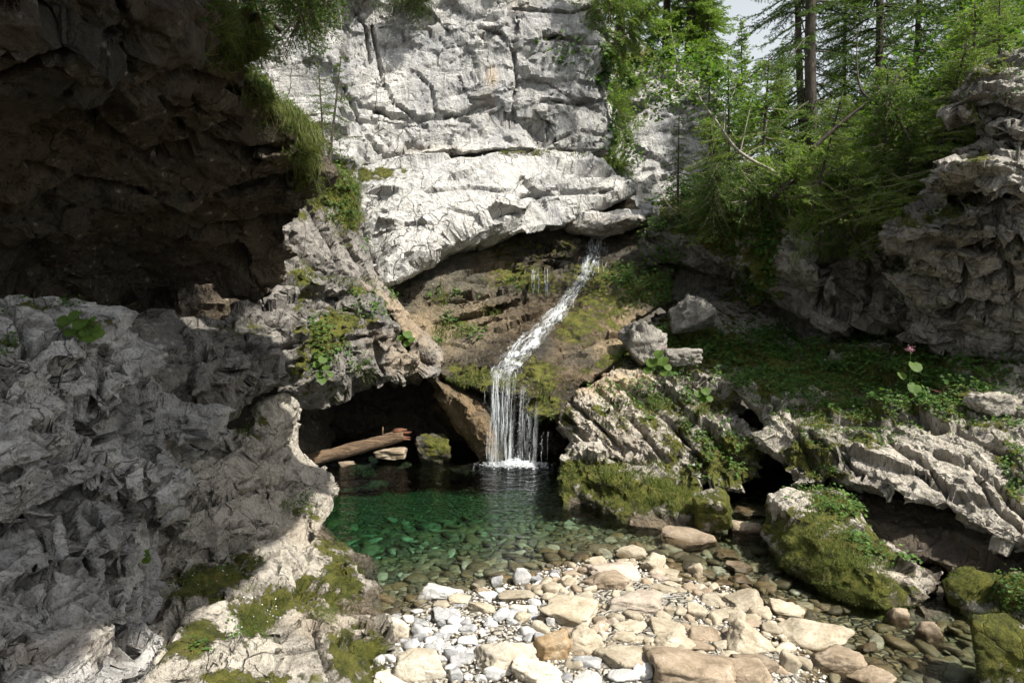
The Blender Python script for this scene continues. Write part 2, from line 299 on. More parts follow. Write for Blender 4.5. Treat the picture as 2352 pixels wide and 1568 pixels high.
# ------------------------------------------------------------------ rock masses
MASS = {}
def block(bm, c, u, v, wv, rn):
    pts = []
    for a in (-1, 1):
        for b_ in (-1, 1):
            for c_ in (-1, 1): pts.append(c+u*a*rn.uniform(.7, 1.05)+v*b_*rn.uniform(.65, 1.05)+wv*c_*rn.uniform(.7, 1.1))
    for k in range(3): pts.append(c+u*rn.uniform(-.8, .8)+v*rn.choice((-1.15, 1.15))+wv*rn.uniform(-.8, .8))
    hull(bm, pts)
def relief(bm, outline, interior=(), depth=3., shrink=.93, vec=None, blocks=None):
    pts = [Vector((p[0], p[1])) for p in list(outline)+list(interior)]; n = len(outline)
    Ys = [p[2] for p in list(outline)+list(interior)]
    vo, _, fo, ov, _, _ = geometry.delaunay_2d_cdt(pts, [(i, (i+1) % n) for i in range(n)], [list(range(n))], 1, 1e-4)
    if blocks:
        nb, s0, s1, ang, asp, pr, sd = blocks; rn = random.Random(sd); xs = [p.x for p in pts]; ys = [p.y for p in pts]; k = 0
        x0, x1, y0, y1 = max(min(xs), -60), min(max(xs), 2412), max(min(ys), -60), min(max(ys), 1640)
        for _ in range(nb*8):
            if k >= nb: break
            q = Vector((rn.uniform(x0, x1), rn.uniform(y0, y1)))
            for f in fo:
                A, B_, C_ = vo[f[0]], vo[f[1]], vo[f[2]]
                if geometry.intersect_point_tri_2d(q, A, B_, C_):
                    dt = (B_.x-A.x)*(C_.y-A.y)-(C_.x-A.x)*(B_.y-A.y); w1 = ((B_.x-q.x)*(C_.y-q.y)-(C_.x-q.x)*(B_.y-q.y))/dt; w2 = ((C_.x-q.x)*(A.y-q.y)-(A.x-q.x)*(C_.y-q.y))/dt
                    Y = w1*Ys[ov[f[0]][0]]+w2*Ys[ov[f[1]][0]]+(1-w1-w2)*Ys[ov[f[2]][0]]; s = Y/F; sz = s0*(s1/s0)**rn.random(); hw = sz*s*.5
                    a = R(ang+rn.gauss(0, 7)); u = Vector((math.cos(a), rn.uniform(-.3, .3), -math.sin(a))).normalized()*hw; v = Vector((math.sin(a), rn.uniform(-.35, .1), math.cos(a))).normalized()*hw*asp*rn.uniform(.7, 1.3); wv = Vector((rn.uniform(-.3, .3), 1, rn.uniform(-.1, .4))).normalized()*hw*rn.uniform(.6, .9)
                    block(bm, P(q.x, q.y, Y)+wv*(1-pr*rn.uniform(.2, 1.2)), u, v, wv, rn); k += 1; break
    cx = sum(p.x for p in pts[:n])/n; cyy = sum(p.y for p in pts[:n])/n
    fr, bk = [], []
    for i, p in enumerate(vo):
        Y = Ys[ov[i][0]] if ov[i] else 10
        a = P(p.x, p.y, Y); fr.append(bm.verts.new(a))
        b = a+Vector(vec) if vec else P(cx+(p.x-cx)*shrink, cyy+(p.y-cyy)*shrink, Y+depth); bk.append(bm.verts.new(b))
    fs = [bm.faces.new([fr[i] for i in f]) for f in fo]+[bm.faces.new([bk[i] for i in reversed(f)]) for f in fo]
    ec = {}
    for f in fo:
        for k in range(3):
            a, b = f[k], f[(k+1) % 3]; e = (min(a, b), max(a, b)); ec[e] = None if e in ec else (a, b)
    for e in ec.values():
        if e: fs.append(bm.faces.new([fr[e[1]], fr[e[0]], bk[e[0]], bk[e[1]]]))
    bmesh.ops.recalc_face_normals(bm, faces=fs)
def hull(bm, pts):
    vs = [bm.verts.new(p) for p in pts]; r = bmesh.ops.convex_hull(bm, input=vs)
    bmesh.ops.delete(bm, geom=[g for g in r['geom_interior'] if isinstance(g, bmesh.types.BMVert)], context='VERTS')
def lump(bm, x, y, Y, w, h, d=None, seed=0):       # rough convex block at a place in the scene, w h in picture units
    rn = random.Random(seed*77+int(x)); c = P(x, y, Y); s = Y/F; d = d or w*.8
    pts = []
    for i in range(16):
        v = Vector((rn.gauss(0, 1), rn.gauss(0, 1), rn.gauss(0, 1))).normalized()
        m = max(abs(v.x), abs(v.y), abs(v.z)); v = v/(m**.55)
        pts.append(c+Vector((v.x*w*s*.5, v.y*d*s*.5, v.z*h*s*.5)))
    hull(bm, pts)
def zone(V, blobs, seed=5, soft=.6):
    x, y = pix(V); r = np.zeros(len(V)); ym = .045*float(np.median(V[:, 1])); nz = fbm(V, ym, seed, 4)*.9+fbm(V, ym*.22, seed+2, 3)*.55
    for b in blobs:
        cx, cyy, rx, ry = b[:4]; s = b[4] if len(b) > 4 else 1; a = R(b[5]) if len(b) > 5 else 0
        dx, dy = x-cx, y-cyy; u = (dx*math.cos(a)+dy*math.sin(a))/rx; v = (-dx*math.sin(a)+dy*math.cos(a))/ry
        d = np.sqrt(u*u+v*v)+nz; r = np.maximum(r, s*np.clip((1+soft-d)/(2*soft), 0, 1))
    return r
def mass(name, build, vox, mat, tilt=20, sq=.45, scales=((1.2, .16), (.42, .075), (.14, .026)), moss=(), wet=(), warm=(), seed=1, crack=1., low=.25, kind='structure', yaw=0, mossup=0., allwet=0., joints=()):
    bm = bmesh.new(); build(bm); me = D.meshes.new(name); bm.to_mesh(me); bm.free()
    o = D.objects.new(name, me); COL.objects.link(o)
    m = o.modifiers.new('r', 'REMESH'); m.mode = 'VOXEL'; m.voxel_size = vox
    dg = bpy.context.evaluated_depsgraph_get(); dg.update()
    me2 = D.meshes.new_from_object(o.evaluated_get(dg)); o.modifiers.clear(); o.data = me2; D.meshes.remove(me); me2.name = name
    n = len(me2.vertices); V = np.empty(n*3, np.float32); me2.vertices.foreach_get('co', V); V = V.reshape(-1, 3).astype(float)
    N = np.empty(n*3, np.float32); me2.vertices.foreach_get('normal', N); N = N.reshape(-1, 3).astype(float)
    ed = np.empty(len(me2.edges)*2, np.int32); me2.edges.foreach_get('vertices', ed); e0, e1 = ed[0::2], ed[1::2]
    for _ in range(9):
        N = np.stack([N[:, i]+np.bincount(e0, N[e1, i], n)+np.bincount(e1, N[e0, i], n) for i in range(3)], 1); N /= np.linalg.norm(N, axis=1)[:, None]+1e-9
    a, b = R(tilt), R(yaw); Rm = np.array(Matrix.Rotation(b, 3, 'Z')@Matrix.Rotation(a, 3, 'Y'))
    # broad shape, then every fracture cell is planed flat and set in or out: bedded, angular rock
    V1 = V+N*(fbm(V, 1.9, seed+60, 2)*low)[:, None]; cre = np.zeros(n); mg = fbm(V, 2.2*scales[0][0], seed+90, 2)
    for k, (s, am) in enumerate(scales):
        warp = V1+np.stack([fbm(V1, 1.1*s, seed+40+i, 2) for i in range(3)], 1)*.16*s
        _, e, ids = facet(warp, s, Rm, sq, seed*13+k*5, True); u, inv = np.unique(ids, return_inverse=True); m_ = len(u); ct = np.bincount(inv, minlength=m_)
        C = np.stack([np.bincount(inv, V1[:, i], m_) for i in range(3)], 1)/ct[:, None]; Nc = np.stack([np.bincount(inv, N[:, i], m_) for i in range(3)], 1)
        ln_ = np.linalg.norm(Nc, axis=1)/ct; Nc = Nc/(np.linalg.norm(Nc, axis=1)[:, None]+1e-9)
        hr = np.stack([h3(u, u >> 7, u >> 15, seed+200+i)-.5 for i in range(4)], 1); Nc = Nc+hr[:, :3]*.36; Nc /= np.linalg.norm(Nc, axis=1)[:, None]
        strength = np.clip((ln_-.35)*2.5, 0, 1)*(.88, .66, .45, .3)[k]
        dd = ((V1-C[inv])*Nc[inv]).sum(1)*strength[inv]; md = np.clip(.8+mg*1.2, .25, 1.5)
        V1 = V1-Nc[inv]*dd[:, None]+Nc[inv]*(hr[:, 3]*2.0*am*strength)[inv][:, None]*md[:, None]
        c = np.exp(-(e/(.03 if k == 0 else .045))**2); c *= (vnoise(V1/(s*1.5), seed+70+k) > -.15); V1 = V1-N*(crack*am*.55*c)[:, None]; cre = np.maximum(cre, c*(.9, .6, .3, .2)[k])
    if joints:      # open bedding joints and fractures
        px, py = pix(V1); wob = fbm(V1, .35, seed+5, 3); cam_ = V1-np.array([0, 0, CAMZ]); fr_ = (cam_*N).sum(1) < 0
        for jw, jd, *pl in joints:
            dm = np.full(n, 1e9)
            for (ax, ay), (bx, by) in zip(pl[:-1], pl[1:]):
                ex, ey = bx-ax, by-ay; tt = np.clip(((px-ax)*ex+(py-ay)*ey)/(ex*ex+ey*ey), 0, 1); dm = np.minimum(dm, np.hypot(px-ax-tt*ex, py-ay-tt*ey))
            g = np.exp(-np.maximum(dm-jw*.35+wob*jw*1.3, 0)**2/(jw*.5)**2)*fr_*np.clip(1+wob*1.2, .3, 1.4); V1 = V1-N*(g*jd)[:, None]; cre = np.maximum(cre, g*.8)
    V1 = V1+N*(fbm(V1, scales[-1][0]*.8, seed+9, 2)*scales[-1][1]*.5)[:, None]
    me2.vertices.foreach_set('co', V1.astype(np.float32).ravel())
    Z = np.zeros((n, 4), np.float32)
    if moss: Z[:, 0] = zone(V1, moss, 3)
    if mossup: Z[:, 0] = np.maximum(Z[:, 0], mossup*np.clip((N[:, 2]-.35)*2, 0, 1))
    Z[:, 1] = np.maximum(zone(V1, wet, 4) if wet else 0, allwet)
    Z[:, 1] = np.maximum(Z[:, 1], np.clip((.14+fbm(V1, .4, 77, 2)*.08-V1[:, 2])/.06, 0, 1))
    if warm: Z[:, 2] = zone(V1, warm, 6)
    Z[:, 3] = cre*np.clip(.6+mg, .2, 1)
    at = me2.attributes.new('zones', 'FLOAT_COLOR', 'POINT'); at.data.foreach_set('color', Z.ravel())
    me2.materials.clear(); me2.materials.append(mat); me2.polygons.foreach_set('use_smooth', np.ones(len(me2.polygons), bool)); me2.update(); me2.set_sharp_from_angle(angle=R(32))
    me2.vertices.foreach_get('normal', Nn := np.empty(n*3, np.float32))
    MASS[name] = (V1, Nn.reshape(-1, 3).astype(float)); tag(o, kind=kind)
    print(name, n, round(time.time()-T0, 1)); return o

# back cliff -----------------------------------------------------------
def b(bm):
    relief(bm, [(560, -420, 18), (800, -420, 18.6), (1000, -420, 18.8), (1340, -420, 19.6), (1372, 0, 20), (1385, 120, 20), (1400, 230, 20), (1405, 300, 19.9), (1400, 352, 19.3), (1330, 352, 18.8), (1265, 352, 18.5), (1195, 342, 18.3), (1130, 345, 17.9), (1000, 362, 17.6), (870, 384, 17.2), (790, 392, 17), (560, 430, 16.5)],
        [(900, 100, 18.6), (1000, 100, 18.8), (700, 100, 17.6), (1150, 40, 19), (1178, 40, 18.7), (1180, 250, 18.8), (1150, 250, 18.5), (1130, 300, 18.9), (1000, 305, 18.1), (1000, 325, 18.4), (1115, 285, 18.4), (1110, 310, 18.6), (870, 340, 17.6), (870, 200, 18.2), (1300, 150, 19.3), (1300, 260, 19), (1240, 330, 19.1), (1230, 120, 19), (780, 250, 17.7), (940, 10, 18.9), (1060, 200, 18.5)], 5, .97, blocks=(34, 60, 200, -6, .4, .2, 1))
mass('cliff', b, .058, M['cliff'], joints=[(4,.18,(854,60),(880,189),(906,237),(950,264)),(5,.2,(1188,40),(1180,120),(1188,193),(1178,280)),(4,.15,(960,170),(990,200),(1000,260)),(7,.22,(860,255),(950,275),(1060,262),(1130,240)),(4,.15,(790,200),(830,290),(870,350)),(5,.2,(1100,60),(1150,80),(1170,110)),(6,.3,(1255,85),(1320,90),(1372,98)),(5,.2,(1240,230),(1330,240),(1390,230)),(4,.15,(1240,335),(1330,300),(1390,310)),(4,.2,(770,-10),(840,60),(850,140)),(4,.15,(1180,20),(1320,30),(1370,10))], tilt=-6, sq=.6, scales=((2.4, .20), (.85, .12), (.33, .05)), seed=3, low=.18,
     warm=[(1130, 175, 12, 22, .8), (1190, 10, 20, 15, .3), (1120, 230, 16, 20, .35), (1000, 345, 60, 10, .3)], moss=[(1150, 352, 120, 7, .5), (1330, 360, 60, 8, .6), (760, 380, 60, 18, .7)])
def b(bm):
    relief(bm, [(1330, 60, 25), (1440, 90, 25), (1520, 130, 25), (1620, 165, 25), (1660, 290, 25), (1720, 330, 25), (1730, 470, 24), (1560, 520, 23), (1480, 540, 22), (1330, 540, 22)],
        [(1480, 250, 24.5), (1590, 300, 24.3), (1480, 380, 23.8), (1500, 375, 23.6), (1440, 440, 23), (1600, 400, 24)], 6, .97, blocks=(60, 25, 90, 0, .5, .35, 2))
mass('far_cliff', b, .08, M['cliff'], tilt=-5, sq=.5, scales=((1.6, .2), (.7, .1), (.3, .04)), seed=5, low=.3, moss=[(1500, 130, 160, 25, 1), (1430, 200, 50, 90, .5), (1560, 500, 140, 30, .8)])
# the long fallen slab under the cliff
def b(bm):
    relief(bm, [(800, 402, 16.0), (880, 385, 16.3), (960, 372, 16.6), (1060, 362, 17.2), (1150, 348, 17.6), (1200, 346, 17.9), (1330, 352, 18.3), (1400, 362, 18.5), (1455, 415, 18.4), (1478, 448, 18.3), (1430, 466, 17.9), (1380, 490, 17.5), (1300, 526, 17.0), (1250, 530, 16.6), (1180, 541, 16.2), (1050, 578, 15.4), (985, 612, 14.9), (920, 645, 14.3), (885, 652, 14.2), (862, 605, 14.6), (832, 560, 15.1), (815, 470, 15.6)],
        [(965, 400, 16.0), (985, 560, 14.6), (900, 480, 15.3), (1100, 400, 16.4), (1190, 400, 16.9), (1210, 470, 16.2), (1100, 520, 15.5), (1220, 410, 17.2), (1235, 455, 17.2), (1300, 420, 17.4), (1240, 480, 16.9), (1330, 440, 17.2), (1400, 420, 17.7), (1010, 480, 15.3), (900, 600, 14.2), (1225, 500, 16.7)], 2.4, .86)
mass('fallen_slab', b, .046, M['cliff'], joints=[(6,.2,(1200,410),(1230,440),(1250,480)),(6,.25,(1200,450),(1290,440),(1400,440)),(5,.15,(1040,480),(1120,500),(1200,485)),(5,.2,(1290,380),(1340,400),(1400,400)),(4,.12,(980,440),(1080,430),(1180,440))], tilt=-24, sq=.45, scales=((1.8, .13), (.65, .08), (.26, .032)), seed=8, low=.12, moss=[(860, 400, 60, 14, .6), (1180, 348, 60, 8, .5), (820, 560, 22, 40, .5)])
# cascade apron ----------------------------------------------------------
def b(bm):
    relief(bm, [(880, 640, 15.6), (960, 625, 15.8), (1060, 560, 16.6), (1180, 528, 17.6), (1300, 505, 18.2), (1300, 490, 19), (1440, 462, 19.5), (1530, 500, 18.5), (1560, 600, 17), (1540, 690, 15.6), (1450, 740, 14.6), (1430, 830, 13.5), (1330, 890, 13.0), (1300, 945, 12.6), (1262, 960, 12.5), (1215, 955, 12.6), (1150, 905, 12.8), (1085, 890, 13), (1010, 872, 13.2), (975, 830, 13.6), (930, 770, 14.2), (885, 690, 15)],
        [(1170, 620, 16.6), (1150, 560, 17.4), (1080, 600, 16.4), (1100, 650, 15.9), (1205, 655, 15.6), (1208, 690, 15.1), (1150, 700, 14.9), (1150, 722, 15.1), (1050, 680, 15.2), (1000, 720, 14.9), (1300, 600, 16.9), (1300, 660, 15.9), (1230, 760, 14.4), (1130, 840, 13.4), (1190, 840, 13.3), (1240, 900, 12.8), (1400, 600, 16.9), (1400, 700, 15.2), (1330, 800, 14), (1440, 545, 18.2), (1380, 535, 18.3), (1060, 790, 14.2), (1500, 640, 16), (1030, 760, 14.7), (940, 700, 15.2)], 3.2, .93, blocks=(26, 60, 180, 16, .22, .2, 4))
mass('cascade_rock', b, .04, M['wetrock'], joints=[(5,.14,(980,700),(1080,690),(1200,660)),(5,.14,(1000,740),(1080,730),(1160,700)),(6,.16,(1120,720),(1200,690),(1210,650)),(5,.12,(1230,620),(1290,610),(1360,640)),(4,.1,(1040,640),(1120,650),(1190,640)),(5,.12,(1330,800),(1400,770),(1480,760)),(4,.1,(1180,600),(1260,590),(1340,600))], tilt=-18, sq=.3, scales=((1.0, .13), (.4, .06), (.16, .02)), seed=12, low=.12, crack=.8,
     wet=[(1290, 590, 150, 60, 1), (1300, 700, 110, 90, 1, -40), (1180, 800, 150, 70, 1, -35), (1240, 880, 110, 80, 1), (1080, 850, 90, 40, .9)],
     moss=[(1190, 640, 60, 26, .85), (1110, 870, 70, 26, .8, 15), (1250, 940, 50, 36, 1.1), (1230, 860, 60, 34, .65), (1360, 650, 50, 60, .6, -30), (1330, 760, 60, 50, .6), (1400, 700, 34, 50, .5), (1260, 570, 90, 30, .35), (1010, 690, 50, 20, .4), (1480, 650, 70, 40, .6), (1060, 740, 40, 15, .5), (1400, 830, 70, 14, .9, -20), (1150, 560, 20, 30, .4)],
     warm=[(1130, 600, 40, 36, .6), (1400, 740, 70, 70, .8), (1350, 860, 80, 20, .6), (1150, 740, 130, 50, .4), (980, 760, 60, 60, .5), (1300, 760, 30, 90, .5, 20)])
def b(bm):   # pale rocks behind the lip of the cascade, at the foot of the far cliff
    lump(bm, 1395, 513, 17.7, 200, 46, 150, 1); lump(bm, 1325, 522, 17.5, 80, 26, 90, 5); lump(bm, 1462, 500, 18.2, 90, 46, 80, 2); lump(bm, 1500, 500, 20.5, 120, 60, 120, 3)
mass('ledge_rock', b, .05, M['cliff'], tilt=-15, scales=((.8, .08), (.3, .04), (.12, .02)), seed=14, low=.08, warm=[(1400, 520, 120, 20, .3)])
# left wall column, middle rocks, cave -----------------------------------
def b(bm):
    relief(bm, [(690, 380, 13.6), (760, 395, 14.2), (812, 425, 14.6), (830, 520, 14.5), (850, 590, 14.3), (880, 650, 14.1), (950, 745, 13.9), (1020, 820, 13.7), (1010, 850, 13.5), (960, 810, 13.5), (900, 720, 13.5), (860, 670, 13.3), (760, 672, 12.8), (660, 700, 12), (620, 600, 12), (640, 450, 12.8)],
        [(760, 520, 13.6), (720, 600, 12.8), (790, 600, 13.6), (790, 460, 14.1), (840, 640, 13.6), (700, 500, 13.2)], 3.5, .95, blocks=(45, 22, 60, 60, .6, .5, 5))
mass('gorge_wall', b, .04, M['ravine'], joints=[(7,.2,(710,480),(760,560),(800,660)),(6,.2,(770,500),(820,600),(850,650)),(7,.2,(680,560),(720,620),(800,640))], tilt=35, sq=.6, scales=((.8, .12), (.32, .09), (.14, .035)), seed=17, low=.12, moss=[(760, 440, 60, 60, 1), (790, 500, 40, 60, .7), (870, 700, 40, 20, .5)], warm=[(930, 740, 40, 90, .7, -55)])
def b(bm):
    relief(bm, [(640, 640, 12), (700, 628, 12.6), (760, 650, 12.8), (830, 660, 13.2), (880, 700, 13.4), (930, 780, 13.3), (985, 850, 13.1), (960, 880, 12.9), (870, 885, 12.3), (800, 905, 12), (745, 930, 11.6), (690, 925, 11.4), (640, 900, 11.2), (620, 740, 11.6)],
        [(700, 680, 12.3), (690, 740, 11.8), (760, 730, 12.1), (850, 740, 12.4), (800, 780, 11.9), (860, 820, 12.1), (780, 850, 11.6), (720, 860, 11.4), (920, 850, 12.6), (760, 690, 12.9)], 2.2, .92, blocks=(60, 30, 110, 14, .4, .4, 6))
    lump(bm, 750, 660, 12.6, 150, 60, 120, 4); lump(bm, 840, 770, 12.4, 150, 100, 120, 6); lump(bm, 740, 860, 11.6, 130, 90, 120, 7)
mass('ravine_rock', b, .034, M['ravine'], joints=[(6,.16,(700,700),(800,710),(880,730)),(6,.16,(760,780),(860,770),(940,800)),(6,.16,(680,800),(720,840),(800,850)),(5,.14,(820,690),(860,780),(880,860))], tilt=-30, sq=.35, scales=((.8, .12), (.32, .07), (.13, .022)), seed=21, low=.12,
     moss=[(740, 775, 40, 60, .8, 50), (800, 730, 60, 20, .6), (830, 660, 40, 14, .6), (740, 900, 60, 30, .5), (690, 640, 30, 50, .6)], warm=[(940, 830, 50, 40, .6), (880, 790, 40, 30, .25)])
def b(bm):
    relief(bm, [(600, 800, 15.5), (1000, 800, 16), (1400, 820, 15.5), (1420, 1120, 14.2), (1300, 1110, 14), (1150, 1090, 14.2), (1000, 1090, 14), (600, 1120, 14)],
        [(800, 950, 15.5), (1000, 960, 15.2), (1200, 1000, 15)], 3, 1., blocks=(60, 40, 140, 20, .5, .4, 18))
    # the orange rib that dives from the lip to the pool, and the brown block left of it
    relief(bm, [(985, 860, 13.3), (1040, 880, 13.1), (1130, 935, 13.1), (1160, 1000, 13.1), (1185, 1085, 12.7), (1120, 1085, 12.7), (1085, 1040, 12.9), (1040, 960, 13.1)], [(1070, 950, 12.8), (1120, 1020, 12.6)], 1.2, .9)
    relief(bm, [(1130, 1000, 13.6), (1300, 1000, 13.6), (1300, 1090, 13.2), (1130, 1090, 13)], [(1200, 1050, 13.2)], 1, 1)
    lump(bm, 990, 1085, 13.3, 220, 46, 120, 3); lump(bm, 1080, 1080, 12.9, 150, 30, 60, 9); lump(bm, 780, 1080, 13.6, 200, 40, 90, 11)
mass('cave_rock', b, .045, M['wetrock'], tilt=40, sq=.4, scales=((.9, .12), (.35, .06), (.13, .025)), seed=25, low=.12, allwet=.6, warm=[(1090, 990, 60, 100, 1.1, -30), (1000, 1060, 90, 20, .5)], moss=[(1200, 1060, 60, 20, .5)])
# overhang, upper left -----------------------------------------------------
def b(bm):
    relief(bm, [(-420, -520, 3.4), (200, -520, 3.8), (430, -420, 4.3), (480, -150, 5), (505, 0, 5.8), (560, 90, 6.8), (598, 180, 7.4), (640, 235, 8), (690, 272, 8.4), (716, 330, 8.6), (718, 385, 8.7), (706, 440, 8.9), (722, 470, 9.2), (700, 510, 9.6), (668, 560, 10), (640, 640, 10.6), (560, 660, 10.6), (420, 690, 10.4), (250, 720, 9.6), (0, 700, 8), (-420, 700, 6)],
        [(0, 0, 3.9), (300, 0, 4.6), (150, 200, 4.7), (0, 330, 5.0), (300, 210, 5.3), (230, 255, 6.2), (380, 130, 5.6), (400, 60, 5.2), (430, 240, 6.6), (480, 170, 6.7), (480, 300, 7.0), (560, 240, 7.2), (420, 340, 7.5), (560, 320, 7.8), (620, 390, 8.2), (680, 340, 8.1), (520, 410, 8.4), (360, 390, 7.6), (200, 370, 6.9), (240, 300, 6.5), (80, 450, 6.6), (100, 540, 7.2), (230, 480, 7.6), (350, 500, 8.5), (450, 560, 9.2), (600, 500, 9.4), (520, 590, 10), (300, 620, 9.8), (60, 600, 8.2), (660, 420, 8.9)], vec=(-4, 1.6, 2.2), blocks=(80, 50, 200, -22, .45, .4, 15))
    hull(bm, [Vector(p) for p in [(-7, 1, 6.2), (-1.0, 1.5, 7.2), (-1, 5, 7.4), (-2.0, 6.3, 7.4), (-7, 6, 5.6), (-7, 1, 11), (-2.0, 5.8, 11), (-7, 6, 12)]])  # unseen roof block above the frame, added to keep the overhang in shade
    hull(bm, [Vector(p) for p in [(.9, -2.5, 7.5), (1.7, -2.5, 7.5), (.9, 4, 7.6), (1.8, 2.5, 7.6), (1.95, 5.0, 7.7), (2.2, 7.2, 7.8), (.3, 6.9, 7.8), (1, -2.5, 8.2), (1.9, -2.5, 8.2), (1.0, 6, 8.4), (1.9, 6.6, 8.4), (-2, 5.5, 8.3), (-2, 4, 8.2), (-2, 5.3, 8.9)]])  # unseen roof strip over the camera, shaped to shade the left rocks
    relief(bm, [(180, 395, 6.9), (245, 360, 6.9), (270, 380, 6.9), (250, 450, 7.1), (160, 440, 7.1)], (), .6, .8)
    relief(bm, [(170, 490, 7.1), (200, 500, 7), (215, 525, 7), (190, 555, 7.1), (160, 540, 7.2)], (), .5, .8)
    relief(bm, [(-30, 440, 6.3), (95, 435, 6.6), (95, 570, 6.8), (40, 580, 6.7), (-30, 560, 6.5)], (), .8, .9)
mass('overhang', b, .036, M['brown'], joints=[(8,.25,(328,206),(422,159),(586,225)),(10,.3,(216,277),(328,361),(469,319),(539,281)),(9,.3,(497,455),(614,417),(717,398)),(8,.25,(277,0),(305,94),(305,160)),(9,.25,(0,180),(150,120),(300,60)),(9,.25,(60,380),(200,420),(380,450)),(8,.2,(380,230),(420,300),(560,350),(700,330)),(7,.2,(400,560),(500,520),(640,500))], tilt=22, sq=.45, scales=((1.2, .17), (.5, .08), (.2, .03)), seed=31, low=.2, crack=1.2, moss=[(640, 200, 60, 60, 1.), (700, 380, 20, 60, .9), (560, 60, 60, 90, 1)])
# deep recess behind
def b(bm):
    relief(bm, [(-700, 560, 8), (300, 560, 12), (700, 560, 14), (760, 1100, 13), (500, 1200, 12), (-700, 1300, 7)], [(300, 800, 11.5), (0, 700, 9)], 3, 1)
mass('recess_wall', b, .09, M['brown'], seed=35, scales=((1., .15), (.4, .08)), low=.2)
# shaded middle rocks on the left --------------------------------------------
def b(bm):
    relief(bm, [(230, 760, 6.6), (330, 742, 7.6), (420, 748, 8.4), (540, 752, 9), (590, 700, 9.6), (640, 660, 10.2), (675, 690, 10), (690, 745, 9.8), (700, 800, 9.4), (690, 860, 9), (640, 880, 8.6), (560, 900, 8.1), (430, 950, 7.2), (400, 960, 6.9), (330, 880, 6), (250, 800, 6)],
        [(480, 800, 8), (580, 800, 8.6), (400, 850, 6.9), (520, 860, 7.7), (640, 780, 9.1), (640, 720, 9.8), (600, 680, 9.8)], 2.2, .9, blocks=(70, 25, 110, 14, .45, .45, 7))
    lump(bm, 610, 715, 9.8, 80, 70, 70, 2); lump(bm, 500, 840, 7.8, 190, 110, 130, 3)
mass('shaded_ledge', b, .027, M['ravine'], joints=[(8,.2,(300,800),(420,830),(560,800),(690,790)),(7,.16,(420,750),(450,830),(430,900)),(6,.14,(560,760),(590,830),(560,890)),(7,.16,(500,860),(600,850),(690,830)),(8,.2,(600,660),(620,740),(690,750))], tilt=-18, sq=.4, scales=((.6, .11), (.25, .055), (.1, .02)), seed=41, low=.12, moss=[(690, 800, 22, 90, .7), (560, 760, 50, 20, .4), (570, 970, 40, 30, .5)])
# the left bank running down to the pool
def b(bm):
    relief(bm, [(575, 990, 8.3), (590, 925, 9), (660, 902, 9.4), (682, 925, 9.6), (680, 1060, 9.8), (715, 1110, 10), (735, 1170, 9.9), (752, 1215, 9.4), (798, 1250, 8.8), (812, 1340, 7.5), (850, 1380, 7.1), (880, 1405, 6.7), (905, 1440, 6.4), (930, 1500, 6.0), (945, 1568, 5.6), (950, 1760, 4.8), (200, 1760, 3.2), (290, 1500, 4), (330, 1400, 5.5), (350, 1200, 6.5), (400, 1095, 7), (480, 1065, 7.3)],
        [(600, 1000, 8.6), (640, 1100, 8.8), (560, 1075, 7.6), (500, 1150, 6.9), (620, 1180, 7.6), (700, 1230, 8.1), (470, 1250, 6.1), (560, 1290, 6.3), (680, 1330, 6.7), (760, 1340, 7.0), (500, 1350, 5.6), (590, 1350, 5.7), (430, 1400, 5), (520, 1420, 5.1), (620, 1460, 5.3), (740, 1440, 5.9), (480, 1480, 4.6), (700, 1560, 5.0), (820, 1460, 6.0), (890, 1490, 5.9), (600, 1600, 4.3), (860, 1600, 5.2), (400, 1600, 3.9), (350, 1300, 6), (420, 1300, 5.6)], 1.6, .97, blocks=(60, 50, 200, 22, .32, .3, 8))
    lump(bm, 650, 1115, 8.9, 120, 90, 90, 1); lump(bm, 570, 1080, 7.8, 150, 90, 120, 21); lump(bm, 540, 1240, 6.5, 110, 60, 80, 3); lump(bm, 500, 1400, 5.3, 200, 90, 130, 4); lump(bm, 780, 1300, 7.6, 80, 120, 90, 6)
    lump(bm, 850, 1440, 6.1, 110, 80, 90, 8); lump(bm, 700, 1480, 5.3, 150, 90, 100, 9); lump(bm, 760, 1560, 5.0, 120, 90, 80, 22)
mass('left_bank', b, .02, M['rock'], joints=[(8,.14,(378,1375),(413,1322),(531,1245),(638,1227)),(12,.2,(295,1552),(384,1470),(413,1387),(560,1350)),(6,.1,(590,1328),(584,1410),(531,1493)),(6,.1,(679,1310),(726,1470),(767,1568)),(6,.1,(513,1210),(590,1198),(679,1233)),(6,.1,(440,1170),(560,1130),(690,1110)),(5,.08,(560,1060),(640,1040),(690,1000)),(6,.1,(480,1280),(560,1290),(640,1270)),(5,.08,(600,1380),(700,1370),(800,1330)),(6,.1,(640,1500),(760,1480),(900,1440)),(5,.08,(700,1180),(720,1250),(700,1310)),(14,.3,(400,1080),(480,1050),(560,1000))], tilt=-22, sq=.38, scales=((.7, .075), (.27, .035), (.1, .011)), seed=44, low=.07, crack=1.1,
     moss=[(780, 1320, 60, 36, .85, 50), (620, 1390, 110, 26, .75, -25), (500, 1320, 100, 26, .65, -25), (830, 1510, 70, 50, .85), (870, 1560, 50, 60, .85), (590, 1440, 80, 26, .7, -50), (700, 1170, 40, 20, .5), (470, 1330, 60, 30, .9), (580, 980, 40, 40, .4), (730, 1380, 60, 30, .6), (430, 1480, 110, 34, .6, -30), (560, 1560, 120, 24, .55), (760, 1260, 40, 22, .5)],
     warm=[(760, 1420, 90, 50, .3), (700, 1220, 60, 40, .25)])
